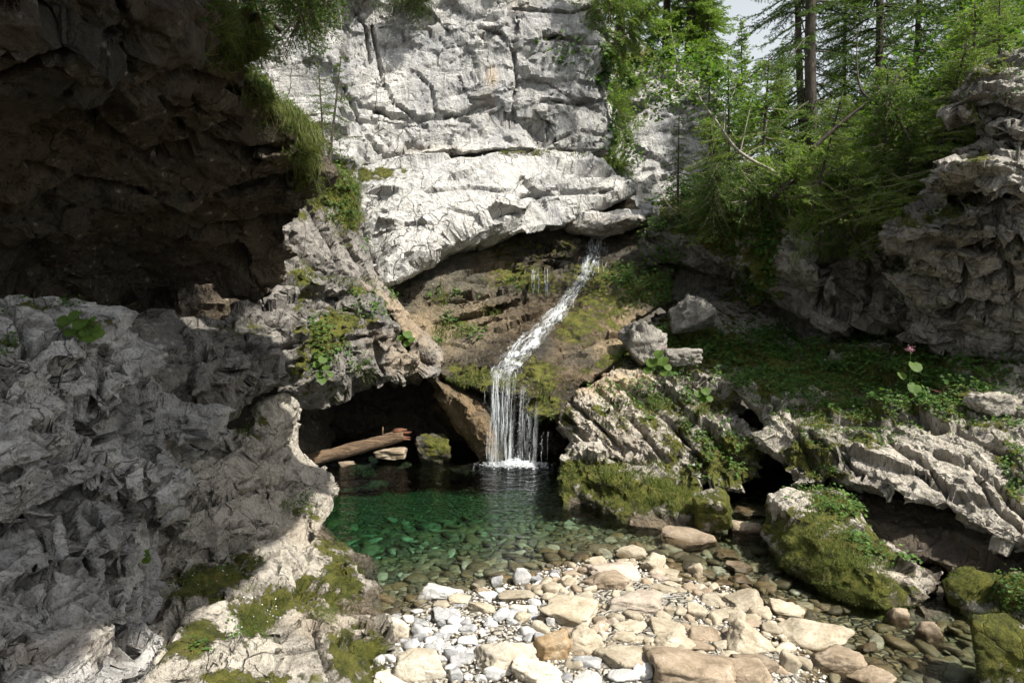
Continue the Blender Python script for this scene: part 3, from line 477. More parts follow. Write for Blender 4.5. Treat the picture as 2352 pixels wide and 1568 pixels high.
# near tower at the left edge --------------------------------------------------
def b(bm):
    relief(bm, [(-420, 690, 3.2), (0, 704, 3.9), (80, 696, 4.1), (178, 694, 4.3), (200, 735, 4.25), (244, 752, 4.4), (262, 800, 4.4), (310, 850, 4.7), (360, 900, 5), (395, 960, 5.2), (412, 1060, 5.2), (400, 1100, 5), (350, 1150, 4.5), (345, 1300, 4.3), (340, 1400, 4.1), (300, 1480, 3.7), (260, 1600, 3.1), (250, 1800, 2.6), (-420, 1800, 1.7)],
        [(60, 750, 3.8), (100, 800, 3.6), (200, 830, 4), (130, 810, 3.55), (150, 845, 3.8), (30, 850, 3.3), (150, 1000, 3.7), (185, 1020, 3.9), (0, 1050, 2.9), (100, 1090, 3.15), (210, 1060, 3.6), (290, 1000, 4.3), (220, 1110, 3.55), (215, 1150, 3.9), (100, 1190, 3.2), (0, 1200, 2.9), (0, 1225, 3.1), (280, 1180, 4.1), (230, 1250, 3.5), (230, 1320, 3.45), (100, 1350, 3), (0, 1350, 2.7), (0, 1500, 2.4), (180, 1450, 3.1), (120, 1600, 2.6), (290, 1350, 3.9)], 2.0, .95, blocks=(60, 80, 230, 16, .36, .4, 9))
    lump(bm, 148, 808, 3.75, 120, 70, 120, 1); lump(bm, 230, 920, 4.3, 110, 90, 110, 2); lump(bm, 225, 1270, 3.6, 90, 130, 90, 31); lump(bm, 40, 1430, 2.7, 190, 130, 120, 4); lump(bm, 150, 1250, 3.2, 100, 120, 80, 5); lump(bm, 230, 1400, 3.5, 90, 80, 70, 6); lump(bm, 330, 930, 4.95, 110, 130, 80, 8)
mass('near_rock', b, .0135, M['left'], joints=[(9,.13,(0,1098),(88,1068),(159,1044),(195,1021),(266,997)),(11,.18,(0,1216),(59,1198),(159,1145),(218,1109),(300,1075)),(9,.14,(65,791),(118,856),(177,950),(195,1033)),(9,.14,(140,880),(171,940),(260,950)),(9,.15,(0,1340),(88,1328),(200,1269)),(13,.22,(330,880),(345,1000),(342,1174),(366,1263),(350,1405),(300,1500)),(10,.16,(207,1169),(250,1269),(260,1363),(283,1470)),(9,.14,(0,1500),(100,1440),(200,1400)),(8,.12,(20,700),(60,780),(40,860),(0,900)),(8,.12,(240,800),(230,900),(300,960)),(8,.12,(90,1200),(130,1300),(90,1420)),(7,.1,(150,1150),(170,1260),(230,1330)),(8,.14,(190,760),(110,770),(90,800)),(7,.1,(280,1090),(300,1200),(280,1300))], tilt=-16, sq=.32, scales=((.55, .075), (.22, .032), (.08, .009)), seed=51, low=.05, crack=1.1, moss=[(180, 740, 60, 14, .7), (20, 790, 30, 30, .5), (100, 700, 60, 10, .6)], warm=[(60, 1500, 60, 30, .3), (220, 1480, 60, 40, .3)])
# right bank -------------------------------------------------------------------
def b(bm):
    relief(bm, [(1268, 965, 12.4), (1300, 925, 12.4), (1340, 895, 12.7), (1420, 838, 13.4), (1520, 845, 13.4), (1640, 865, 13), (1700, 895, 12.3), (1690, 960, 11.8), (1740, 1010, 11.3), (1730, 1110, 10.4), (1640, 1110, 10.4), (1560, 1095, 10.6), (1440, 1065, 11), (1340, 1040, 11.6), (1300, 1005, 12)],
        [(1330, 930, 12.1), (1420, 930, 12.0), (1500, 900, 12.5), (1600, 930, 11.9), (1500, 1000, 11.3), (1600, 1030, 11), (1660, 960, 11.8), (1400, 990, 11.5)], 2.6, .93, blocks=(90, 25, 110, -34, .3, .45, 10))
    relief(bm, [(1390, 800, 14), (1560, 690, 16.5), (1800, 690, 17), (1850, 830, 14), (1700, 900, 12.6), (1500, 880, 13.2), (1400, 860, 13.4)], [(1600, 780, 14.8)], 2, .95)
mass('bank_rock', b, .03, M['rock'], joints=[(6,.2,(1320,930),(1400,1000),(1450,1060)),(6,.2,(1370,890),(1470,980),(1530,1060)),(7,.25,(1420,880),(1540,970),(1620,1070)),(5,.18,(1500,880),(1600,960),(1680,1060)),(5,.18,(1570,880),(1650,950)),(6,.2,(1300,960),(1360,1030)),(5,.15,(1460,860),(1560,940))], tilt=38, sq=.22, scales=((.8, .12), (.34, .075), (.13, .028)), seed=55, low=.1, crack=1.2,
     moss=[(1640, 1060, 110, 60, .85), (1500, 930, 90, 34, .6), (1560, 1010, 90, 40, .55), (1400, 960, 50, 50, .5), (1560, 790, 160, 60, .9), (1700, 820, 150, 40, 1), (1340, 1030, 50, 20, .5), (1660, 920, 60, 30, .6), (1480, 1060, 80, 20, .5), (1310, 960, 30, 30, .6)], warm=[(1400, 880, 110, 28, .95, -12), (1400, 1000, 90, 60, .3), (1560, 700, 90, 30, .5)])
def b(bm):
    relief(bm, [(1280, 1100, 11), (1290, 1065, 11.2), (1310, 1010, 11.9), (1345, 998, 12), (1400, 1040, 11.4), (1500, 1075, 10.9), (1590, 1105, 10.4), (1615, 1150, 9.8), (1610, 1215, 9.1), (1575, 1226, 9.1), (1500, 1222, 9.3), (1420, 1210, 9.5), (1375, 1185, 9.9), (1320, 1160, 10.4), (1284, 1140, 10.8)],
        [(1340, 1075, 11), (1420, 1110, 10.2), (1430, 1172, 9.7), (1560, 1165, 9.4), (1480, 1120, 10.1), (1350, 1130, 10.4), (1560, 1120, 10)], 1.6, .9, blocks=(30, 30, 100, -14, .4, .35, 17))
    lump(bm, 1500, 1200, 9.4, 150, 40, 70, 2); lump(bm, 1350, 1030, 11.5, 110, 60, 80, 3)
mass('mossy_ledge', b, .025, M['rock'], tilt=20, sq=.4, scales=((.6, .07), (.22, .035), (.09, .016)), seed=58, low=.07, moss=[(1480, 1140, 110, 34, 1.1), (1330, 1090, 50, 30, 1.), (1380, 1100, 90, 30, .9), (1300, 1120, 20, 30, .9), (1580, 1150, 50, 40, 1)], warm=[(1480, 1205, 120, 18, .45)])
def b(bm):
    relief(bm, [(1752, 1190, 8.9), (1764, 1135, 8.9), (1795, 1115, 8.9), (1850, 1125, 9), (1920, 1120, 9.1), (1965, 1150, 8.9), (2000, 1205, 8.3), (2060, 1262, 7.8), (2180, 1310, 7.3), (2165, 1350, 7), (2110, 1395, 6.7), (2040, 1400, 6.7), (1940, 1385, 6.9), (1860, 1345, 7.3), (1800, 1310, 7.6), (1768, 1260, 8.2)],
        [(1800, 1160, 8.4), (1860, 1180, 8.1), (1830, 1260, 7.7), (1930, 1280, 7.3), (1960, 1210, 7.9), (2040, 1330, 6.9), (2080, 1300, 7.2), (1860, 1310, 7.4), (2000, 1370, 6.75)], 1.5, .93, blocks=(14, 40, 90, -20, .5, .25, 16))
    relief(bm, [(1768, 1240, 8.7), (1900, 1250, 8.3), (2130, 1330, 7.4), (2210, 1390, 7.1), (2220, 1480, 6.5), (2120, 1500, 6.3), (2030, 1470, 6.5), (1950, 1440, 6.75), (1880, 1400, 7.1), (1800, 1370, 7.4), (1768, 1335, 7.7)], [(2000, 1400, 6.9), (1850, 1350, 7.5)], 1.3, .95)
mass('mossy_block', b, .019, M['rock'], tilt=25, sq=.45, scales=((.5, .05), (.18, .028), (.07, .013)), seed=61, low=.06,
     moss=[(1840, 1230, 70, 50, 1), (1900, 1290, 100, 60, 1.15, 20), (1960, 1350, 120, 42, 1.15, 15), (1920, 1170, 60, 40, 1), (1980, 1250, 60, 40, .9, 30), (1800, 1300, 30, 30, 1), (1760, 1200, 14, 50, .8), (2060, 1290, 60, 20, .6, 25)], warm=[(2060, 1320, 60, 30, .25), (1950, 1420, 200, 30, .4)])
def b(bm):
    relief(bm, [(1670, 885, 12), (1700, 868, 12.4), (1760, 842, 13), (1850, 800, 14), (2000, 775, 14), (2200, 790, 12.8), (2400, 815, 11.8), (2800, 815, 10.4), (2800, 1420, 5.0), (2600, 1380, 5.6), (2440, 1300, 6.4), (2352, 1252, 7), (2280, 1225, 7.4), (2200, 1185, 7.9), (2130, 1150, 8.2), (2060, 1130, 8.5), (1990, 1110, 9), (1905, 1090, 9.4), (1850, 1110, 9.5), (1812, 1085, 9.8), (1762, 1015, 10.6), (1742, 950, 11.2), (1700, 920, 11.8)],
        [(1850, 900, 11.8), (2000, 880, 11.6), (2000, 980, 10.2), (1880, 1000, 10.2), (2150, 960, 9.9), (2200, 870, 11), (2352, 960, 9.4), (2120, 1030, 9.2), (1920, 1040, 9.7), (2240, 1080, 8.5), (2300, 1010, 8.9), (2352, 1120, 8), (2100, 1080, 8.9), (1990, 1050, 9.4), (2600, 1100, 7.6), (2230, 1020, 9), (2260, 1050, 9)], vec=(.9, 1.6, -.25), blocks=(80, 30, 150, -26, .35, .35, 11))
mass('rock_terrace', b, .025, M['rock'], joints=[(7,.22,(1860,1000),(1930,1050),(1990,1100)),(7,.22,(2040,1010),(2120,1060),(2200,1150)),(9,.3,(2150,1040),(2230,1060),(2352,1180)),(7,.2,(2200,990),(2300,1040),(2400,1120)),(6,.2,(1900,960),(2000,980),(2100,960)),(6,.2,(1780,930),(1830,1000),(1870,1070)),(6,.2,(2100,1080),(2160,1120)),(7,.2,(2050,940),(2150,990),(2260,960)),(8,.25,(2240,1090),(2290,1160),(2352,1220))], tilt=32, sq=.35, scales=((.8, .11), (.34, .06), (.13, .025)), seed=64, low=.12, crack=1.1,
     moss=[(1850, 860, 160, 50, 1), (2050, 850, 260, 60, 1), (1950, 940, 160, 40, .65), (2150, 920, 120, 40, .6), (1880, 1040, 70, 36, .85), (2250, 950, 90, 40, .4), (1780, 900, 60, 30, .7), (1970, 1010, 60, 20, .5), (2320, 1090, 30, 60, .6), (1900, 1090, 60, 16, .8)], warm=[(1900, 870, 100, 30, .25)])
def b(bm):      # wall at the back of the hollow under the terrace
    relief(bm, [(1600, 980, 12.8), (1800, 930, 13.2), (2100, 1000, 12.5), (2700, 1000, 11), (2800, 1600, 8.5), (2250, 1520, 8.8), (2000, 1350, 10), (1800, 1240, 11), (1620, 1220, 11.2)], [(1750, 1100, 12.5)], 2.5, 1)
    hull(bm, [W(1930, 1215, .05), W(1990, 1240, .08), W(2200, 1330, .08), W(2420, 1420, .05), W(2900, 1400, .3), W(2900, 1150, .9), W(2300, 1080, .9), W(1990, 1090, .5), W(1800, 1130, .1), W(1990, 1240, -1.5), W(2420, 1420, -1.5), W(2900, 1150, -1.5), W(1850, 1130, -1.5)])
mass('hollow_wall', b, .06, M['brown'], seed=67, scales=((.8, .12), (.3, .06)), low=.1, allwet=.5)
# the overhanging rocks on the right, above the terrace
def b(bm):
    relief(bm, [(1480, 560, 16.4), (1520, 520, 16.6), (1600, 490, 16.6), (1700, 500, 15.6), (1780, 450, 14.6), (1830, 445, 14.4), (1880, 470, 14.2), (1990, 500, 13.8), (2060, 540, 13.4), (2100, 600, 13), (2110, 700, 12.8), (2080, 755, 13), (1960, 750, 13.6), (1880, 740, 14.2), (1800, 700, 14.6), (1730, 690, 15.4), (1700, 640, 15.8), (1600, 620, 16.4), (1500, 600, 16.6)],
        [(1830, 520, 14.0), (1850, 600, 13.6), (1900, 640, 13.3), (1960, 560, 13.4), (1800, 620, 14), (1950, 680, 13.8), (1720, 560, 15.3), (1850, 660, 14.2), (1620, 560, 16.2)], 4.5, .95, blocks=(50, 30, 110, -10, .5, .5, 12))
    relief(bm, [(1480, 590, 18.2), (1900, 640, 16), (2200, 700, 14.8), (2200, 860, 14), (1800, 860, 15.4), (1600, 760, 17), (1500, 680, 17.8)], (), 2, 1)
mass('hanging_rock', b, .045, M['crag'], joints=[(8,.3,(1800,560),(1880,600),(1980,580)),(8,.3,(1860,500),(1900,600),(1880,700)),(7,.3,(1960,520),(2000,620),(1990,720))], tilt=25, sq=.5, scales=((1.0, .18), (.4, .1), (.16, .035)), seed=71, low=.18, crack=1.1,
     moss=[(1640, 520, 160, 50, 1.1), (1740, 620, 40, 90, 1), (1900, 490, 90, 26, .8), (1700, 700, 50, 40, .8), (2000, 520, 60, 30, .8)])
def b(bm):
    relief(bm, [(2048, 545, 11), (2072, 505, 11.2), (2140, 492, 11.4), (2172, 470, 11.2), (2160, 420, 10.8), (2200, 385, 10.7), (2280, 350, 10.5), (2352, 325, 10.4), (2800, 300, 9), (2800, 900, 9.4), (2500, 850, 10.4), (2352, 835, 10.9), (2250, 815, 11.4), (2150, 800, 11.8), (2100, 745, 11.8), (2085, 640, 11.5), (2060, 580, 11.1)],
        [(2170, 440, 10.6), (2240, 450, 10.5), (2260, 480, 11.0), (2150, 520, 10.9), (2210, 500, 10.9), (2200, 545, 10.6), (2120, 560, 10.6), (2150, 610, 10.6), (2200, 640, 10.9), (2270, 520, 10.3), (2352, 560, 10.2), (2200, 720, 11.5), (2300, 700, 11), (2352, 440, 9.9), (2300, 400, 10), (2352, 760, 11), (2250, 420, 10.3)], 3.5, .97, blocks=(60, 40, 180, 8, .35, .55, 13))
    relief(bm, [(2222, 225, 10.6), (2248, 180, 10.7), (2300, 155, 10.6), (2352, 130, 10.4), (2800, 20, 9.6), (2800, 360, 9.4), (2352, 330, 10.4), (2280, 335, 10.6), (2240, 300, 10.7)], [(2260, 200, 10.3), (2300, 240, 10.1), (2320, 285, 10.5), (2240, 285, 10.4), (2352, 220, 9.9)], 3, .97, blocks=(14, 40, 120, 8, .4, .5, 14))
    hull(bm, [Vector(p) for p in [(10.7, 8, 8.6), (10.7, 13, 8.8), (14, 8, 8), (14, 13, 8), (11, 8.5, 10.5), (11, 12.5, 10.5), (14, 8, 11), (14, 13, 11), (13, 9, 3), (14, 12, 3), (13, 12, 3)]])  # unseen rock past the right edge, added to shade the crag face
    for q in ((2270, 395, 10.1, 240, 56), (2330, 432, 9.9, 160, 50), (2250, 498, 10.35, 170, 50), (2320, 520, 10.1, 130, 44), (2120, 530, 10.7, 150, 50), (2180, 575, 10.8, 110, 46), (2240, 245, 10.3, 90, 60), (2330, 300, 10.1, 130, 40)): lump(bm, *q, seed=q[0])
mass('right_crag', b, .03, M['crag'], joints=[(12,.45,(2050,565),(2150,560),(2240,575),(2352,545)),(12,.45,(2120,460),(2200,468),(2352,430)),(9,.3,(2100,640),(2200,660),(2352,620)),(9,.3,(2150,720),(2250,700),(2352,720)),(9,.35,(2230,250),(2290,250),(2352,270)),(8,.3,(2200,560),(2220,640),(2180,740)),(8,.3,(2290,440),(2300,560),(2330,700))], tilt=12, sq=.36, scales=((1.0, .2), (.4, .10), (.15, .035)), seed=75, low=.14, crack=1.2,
     moss=[(2100, 510, 60, 14, .8), (2250, 365, 70, 10, .7, -20), (2270, 165, 60, 14, .9, -25), (2230, 260, 30, 50, .5), (2230, 540, 60, 20, .4), (2180, 480, 30, 20, .7)])
def b(bm):      # wooded slope behind the crags
    relief(bm, [(1490, 520, 19), (1560, 450, 21), (1640, 420, 24), (1750, 400, 25), (1900, 390, 24), (2060, 330, 23), (2200, 240, 22), (2400, 170, 22), (3000, 100, 22), (3000, 560, 12), (2400, 520, 13), (2100, 560, 14.5), (1900, 520, 15), (1700, 560, 16.6), (1500, 560, 18)],
        [(1700, 480, 19), (1900, 440, 18), (2100, 420, 17), (2300, 350, 16)], 6, 1)
mass('hillside', b, .12, M['soil'], tilt=0, scales=((1.2, .12), (.4, .06)), seed=79, low=.3, moss=[(2000, 420, 600, 200, .9)])
# stream bed -------------------------------------------------------------------
bar = [W(x, y) for x, y in [(900, 1425), (960, 1392), (1000, 1380), (1100, 1352), (1180, 1332), (1290, 1300), (1380, 1285), (1500, 1290), (1560, 1330), (1680, 1350), (1830, 1450), (1900, 1568), (1900, 1800), (600, 1800), (750, 1550)]]
def bed_z(X, Y):
    ins = np.zeros(X.shape, bool); dist = np.full(X.shape, 1e9); n = len(bar)
    for i in range(n):
        a, b_ = bar[i], bar[(i+1) % n]
        c = ((a.y > Y) != (b_.y > Y)) & (X < (b_.x-a.x)*(Y-a.y)/((b_.y-a.y) or 1e-9)+a.x); ins ^= c
        ex, ey = b_.x-a.x, b_.y-a.y; tt = np.clip(((X-a.x)*ex+(Y-a.y)*ey)/(ex*ex+ey*ey), 0, 1)
        dist = np.minimum(dist, np.hypot(X-a.x-tt*ex, Y-a.y-tt*ey))
    up = np.minimum(dist*.16, .10+.02*dist)
    pool = 1/(1+np.exp(-(1.2-X-.35*(Y-9))*1.3)); dn = -.03-dist*(.07+.11*pool); dn = np.maximum(dn, -.16-.55*pool)
    z = np.where(ins, up, dn)
    return z
gx, gy = np.linspace(-6, 8, 300), np.linspace(2.5, 17, 300); GX, GY = np.meshgrid(gx, gy); GZ = bed_z(GX, GY)
pts = np.stack([GX.ravel(), GY.ravel(), GZ.ravel()], 1); pts[:, 2] += fbm(pts*[1, 1, 0], .7, 3, 3)*.05
v, e = facet(pts*[1, 1, 0], .2, np.eye(3), 1, 7); pts[:, 2] += v*.018
ii = np.arange(299*299); r_, c_ = ii//299, ii % 299; q = np.stack([r_*300+c_, r_*300+c_+1, (r_+1)*300+c_+1, (r_+1)*300+c_], 1)
mb = MB(); mb.add(pts, q); tag(link('stream_bed', mb.mesh('stream_bed', M['bed'], True)), kind='structure')
mb = MB(); mb.add([(-900, -300, -3.4), (900, -300, -3.4), (900, 1500, -3.4), (-900, 1500, -3.4)], [(0, 1, 2, 3)]); tag(link('ground', mb.mesh('ground', M['soil'])), kind='structure')
def boxmesh(x0, x1, y0, y1, z0, z1):
    mb = MB(); mb.add([(x, y, z) for z in (z0, z1) for y in (y0, y1) for x in (x0, x1)], [(0, 2, 3, 1), (4, 5, 7, 6), (0, 1, 5, 4), (2, 6, 7, 3), (0, 4, 6, 2), (1, 3, 7, 5)]); return mb
tag(link('pool_water', boxmesh(-5.5, 7.5, 3, 16.5, -3.2, 0).mesh('pool_water', M['water'])), kind='structure')
#PART2
# ------------------------------------------------------------------ placing on the built rock
bpy.context.view_layer.update(); DG = bpy.context.evaluated_depsgraph_get()
WATER = D.objects['pool_water']; WATER.hide_viewport = True; DG.update()
def hit(x, y, Ymin=0.):
    d = ray(x, y).normalized(); o = Vector((0, 0, CAMZ))+d*Ymin
    ok, loc, nrm, _, ob, _ = SC.ray_cast(DG, o, d)
    return (loc, nrm) if ok else (P(x, y, 20), Vector((0, -1, 0)))
def drop(p):
    ok, loc, nrm, _, ob, _ = SC.ray_cast(DG, Vector(p), Vector((0, 0, -1))); return loc if ok else Vector(p)
# ------------------------------------------------------------------ stones
def ico(sub):
    bm = bmesh.new(); bmesh.ops.create_icosphere(bm, subdivisions=sub, radius=1)
    V = np.array([v.co[:] for v in bm.verts]); Fc = np.array([[v.index for v in f.verts] for f in bm.faces]); bm.free(); return V, Fc
ICO = {k: ico(k) for k in (1, 2, 3, 4, 5)}
def stone_shape(seed, sub=4, round_=0.5, rough=.03):
    rn = np.random.RandomState(seed); V, Fc = ICO[sub]; k = rn.randint(9, 15); Nn = rn.normal(size=(k, 3)); Nn /= np.linalg.norm(Nn, axis=1)[:, None]
    Nn = np.concatenate([Nn, [[0, 0, 1], [0, 0, -1], [1, 0, 0], [-1, 0, 0], [0, 1, 0], [0, -1, 0]]+rn.normal(size=(6, 3))*.18]); dd = rn.uniform(.72, 1.05, len(Nn))
    p = 9+26*(1-round_); s = (np.maximum(V@Nn.T, 0)/dd)**p; r = s.sum(1)**(-1/p); r = np.minimum(r, 1.45)
    S = V*r[:, None]; S /= np.abs(S).max(0)
    off = fbm(S+seed, .8, seed, 3)*rough*1.6+fbm(S+seed, .25, seed+4, 2)*rough*.8
    v, e = facet(S+seed*.37, .55, np.eye(3), .6, seed); off += v*rough*(1.2-round_); off -= np.exp(-(e/.05)**2)*rough*.5*(1-round_)
    return S*(1+off[:, None]), Fc
MATK = dict(t='tan', w='white', g='grey', b='brownst', p='pink', c='cream', o='orange')
RN = random.Random(4)
big_places = []
def stone(x, y, w_, h_, k, label, rnd=.5, zoff=0., tilt=0, Y=None, cat='stone', flat=False, yawv=None, name='stone', rough=.075, moss=None, group=None):
    seed = int(x*7+y*13) % 9973
    p = W(x, y+h_*.22)
    zg = float(bed_z(np.array([p.x]), np.array([p.y]))[0]) if Y is None else 0
    if Y is None: p = W(x, y+h_*.22, max(zg, -.12)*.9)
    else: p = P(x, y, Y)
    s = p.y/F*1.16; wm, hm = w_*s, h_*s*1.05
    dm = wm*RN.uniform(.65, .9) if not flat else wm*.8
    hh = max((hm-dm*.36)/.9, .38*wm); 
    if hh < .3*wm+1e-6: dm = max(min(dm, (hm-.27*wm)/.42), .45*wm)
    S, Fc = stone_shape(seed, 5 if wm > .3 else 4, rnd, rough)
    mb = MB(); mb.add(S*[wm/2, dm/2, hh/2], Fc); o = link(name, mb.mesh(name, MATS2.get(k) or M[MATK[k]], True))
    o.location = (p.x, p.y, p.z+(hh*.22 if Y is None else 0)+zoff); o.rotation_euler = (RN.uniform(-.12, .12), R(tilt)+RN.uniform(-.08, .08), yawv if yawv is not None else RN.uniform(-.35, .35))
    big_places.append((p.x, p.y, max(wm, dm)/2)); tag(o, label, cat, group); return o
MATS2 = {}
ST = [
(1011,1369,94,28,'w','long pale loaf-shaped stone lying at the water edge',.8), (1200,1328,42,45,'w','white upright stone standing at the pool margin',.7), (1236,1332,45,26,'g','grey pitted stone right beside the white upright stone',.5),
(1142,1338,28,30,'g','small grey rough stone left of the white upright stone',.4), (1106,1355,33,21,'b','brown wet block at the waterline beyond the loaf-shaped stone',.4), (1121,1369,42,21,'w','white marbled stone just right of the brown wet block',.6),
(1062,1377,66,21,'t','flat tan stone touching the right end of the loaf-shaped stone',.5), (1018,1390,45,17,'t','brown-tan wedge below the loaf-shaped stone',.4), (1053,1392,30,19,'g','light grey lump just under the flat tan stone',.6), (1063,1406,26,13,'w','tiny white oval stone above the big grey cobble',.9),
(1029,1418,66,33,'g','big rounded grey cobble in the pale cobble patch',.8), (1109,1399,66,42,'t','tan rounded block right of the big grey cobble',.5), (1191,1371,84,38,'t','broad tan block with a shaded underside below the white upright stone',.3),
(973,1432,40,26,'g','dark grey veined stone at the left edge of the cobble patch',.5), (985,1447,45,19,'w','white half-moon cobble in front of the dark grey veined stone',.8), (1033,1448,47,30,'w','smooth white oval cobble below the big grey cobble',.95), (1079,1444,42,28,'g','rough grey cobble right of the smooth white oval one',.6),
(1013,1463,42,19,'g','flat smooth grey cobble below the smooth white oval one',.9), (1080,1472,52,26,'w','white cobble with faint cracks in the middle of the pale patch',.8), (1020,1487,33,28,'w','pale egg-shaped cobble on the left of the pale patch',.8), (1045,1488,26,17,'g','small slanting grey cobble beside the pale egg-shaped one',.7),
(1086,1500,59,34,'w','largest white cobble of the pale patch',.85), (1124,1499,47,34,'w','white cobble touching the right side of the largest white one',.7), (1062,1514,52,18,'g','long grey finger of stone below the largest white cobble',.4), (1116,1524,47,26,'g','pale grey cobble in front of the largest white one',.7),
(1133,1545,50,38,'w','blue-grey and white rounded cobble close to the bottom edge',.85), (1046,1549,38,36,'g','grey boulder-like cobble near the bottom edge',.7), (1074,1553,22,20,'w','small pale cobble between two grey ones near the bottom edge',.7), (1103,1556,30,22,'w','tapered white cobble near the bottom edge',.5),
(1222,1416,37,21,'g','blue-grey stone lying on the pale bedrock',.5), (1264,1432,26,33,'w','narrow white stone leaning in a gap beside the long tan slab',.5), (1130,1433,37,15,'w','bone-like white stone above the cream bedrock',.6), (1196,1399,52,17,'c','cream flat stone under the broad tan block',.5), (1193,1420,42,32,'t','tan block in two steps beside the blue-grey stone',.3),
(1320,1398,132,78,'t','large smooth tan slab sloping down to the right',.45), (1417,1315,110,58,'p','large cream and pink stone at the edge of the pool',.45), (1403,1338,100,28,'b','low grey-brown stone in front of the cream and pink stone',.8), (1448,1272,64,32,'t','craggy tan rocks standing in the shallow water',.2),
(1368,1290,50,24,'t','tan hump behind the cream and pink stone',.5), (1499,1296,56,52,'t','upright pointed tan stone at the pool edge',.25), (1450,1296,36,35,'t','peaked tan stone right behind the cream and pink stone',.3), (1512,1327,44,30,'p','pinkish split wedge leaning on the upright pointed stone',.15), (1488,1338,38,25,'t','round tan stone left of the pinkish wedge',.7),
(1548,1329,38,20,'t','yellowish lichened angular stone right of the pinkish wedge',.2), (1548,1345,42,18,'t','flat angular tan stone under the lichened one',.3), (1600,1315,40,47,'t','tall angular stone standing alone in the brown shallows',.3), (1671,1272,52,34,'b','square brown stone with a pale top in the shallows',.25), (1698,1301,58,40,'b','wet brown stone in the shallows beside the mossy block',.35),
(1342,1312,40,34,'b','brown wet rounded stone left of the cream and pink stone',.5), (1312,1318,42,24,'b','low brown wet stone at the edge of the green pool',.5), (1457,1385,122,68,'p','large faceted tan boulder in the centre of the bar',.4), (1520,1357,66,28,'t','smooth tan stone behind the large faceted boulder',.6), (1537,1378,44,28,'g','grey rounded stone right of the large faceted boulder',.85),
(1541,1404,40,34,'t','tan stone below the grey rounded one',.5), (1593,1406,56,48,'t','square-topped tan block with a shaded front',.15), (1635,1381,60,40,'t','sharp-cornered tan block by the water channel',.1), (1583,1381,42,22,'t','knobbly tan stone between two angular blocks',.5), (1712,1385,94,58,'t','big domed tan boulder beside the water channel',.5),
(1747,1408,52,40,'t','tan boulder leaning against the big domed one',.5), (1802,1402,90,50,'t','large wedge-shaped stone with a dark undercut side',.2), (1666,1415,66,25,'t','long low tan stone behind the leaf-shaped boulder',.6), (1722,1421,47,17,'t','upper of two flat brown-tan stones stacked by the domed boulder',.6), (1726,1436,56,17,'b','lower of two flat brown-tan stones stacked by the domed boulder',.5),
(1860,1454,139,82,'t','big smooth oval boulder at the edge of the right channel',.85), (1717,1470,108,84,'t','long leaf-shaped tan boulder sloping toward the bottom right',.6,28), (1408,1432,44,38,'p','round pink cobble between two large tan stones',.95), (1349,1474,82,66,'t','chunky tan block with a rusty foot',.3), (1347,1523,61,40,'g','dark grey knobbly stone near the bottom edge',.3),
(1494,1430,35,25,'t','small round tan cobble in front of the large faceted boulder',.9), (1450,1446,75,20,'t','flat tan stone right of the round pink cobble',.5), (1427,1463,54,35,'t','cream-tan stone below the round pink cobble',.4), (1462,1470,44,26,'t','small angular tan slab overlapping the cream-tan one',.2), (1534,1446,77,38,'t','broad tan stone with a hollow under it',.5),
(1551,1474,98,36,'t','long tan stone slanting down to the right in mid bar',.6,14), (1609,1458,75,42,'b','brownish pitted stone with ochre stains',.5), (1605,1486,61,24,'b','smooth low brown stone in front of the pitted one',.8), (1654,1485,35,28,'t','small diamond-shaped tan stone beside the leaf-shaped boulder',.1), (1551,1497,70,28,'t','tan tongue-shaped stone above the big brownish-grey boulder',.5),
(1455,1512,140,54,'t','wide tan slab left of the big brownish-grey boulder',.5), (1580,1538,192,76,'b','very large flat brownish-grey boulder on the bottom edge',.75), (1427,1549,70,42,'w','white jagged stone on the bottom edge',.1), (1476,1542,56,50,'w','white-grey splintered stone leaning on the brownish-grey boulder',.05), (1347,1558,70,28,'w','white rounded stone at the bottom edge below the dark grey knobbly one',.8),
(1300,1555,35,24,'g','grey-white stone in the bottom edge gap',.6), (1731,1526,98,38,'b','layered brown-tan stone at the right of the brownish-grey boulder',.5), (1722,1552,98,38,'b','dark oval stone in front of the layered brown-tan one',.8), (1811,1531,52,60,'t','cream ribbed stone standing at the right end of the bar',.5,25), (1769,1446,48,36,'t','tan cobble wedged against the oval boulder',.5), (1672,1506,47,16,'t','thin pale stone below the leaf-shaped boulder',.4),
(1268,1492,84,68,'o','rusty orange water-stained rock in the bar',.5), (1175,1505,150,84,'c','wide cream bedrock slab with brown cracks in mid bar',.35), (965,1530,116,92,'c','cream bedrock hump with brown cracks at the lower left',.35), (918,1446,64,54,'c','cream sloping bedrock beside the left bank',.4), (900,1560,90,40,'c','pale bedrock nub at the bottom left of the bar',.4),(1230,1545,120,50,'c','pale cracked bedrock in the bottom middle',.4),
(1931,1520,120,78,'b','wet brown boulder half sunk in the right channel',.35), (2003,1562,90,60,'b','wet brown slab at the bottom of the right channel',.4), (2062,1424,56,70,'b','upright tan-brown block under the foot of the mossy block',.2), (2137,1464,56,66,'b','dark angular block between channel and mossy boulders',.2), (1995,1488,49,32,'b','small dark stone standing in the right channel',.3),
(1717,1177,50,28,'b','grey flat stone on the floor of the dark hollow',.5), (1717,1222,70,58,'b','smooth grey-brown boulder left of the mossy block',.7), (1631,1227,42,18,'c','pale yellowish slab in front of the mossy cube boulder',.5), (1580,1242,110,30,'b','cracked brown bedrock hump in the shallows',.5), (1700,1330,46,24,'b','small wet stone in the brown shallows',.5), (1660,1340,38,20,'b','low wet stone left of the mossy block foot',.6),
(1890,1395,40,22,'b','brown stone against the dark foot of the mossy block',.5),(2090,1520,44,24,'b','stone in the shaded end of the right channel',.5)]
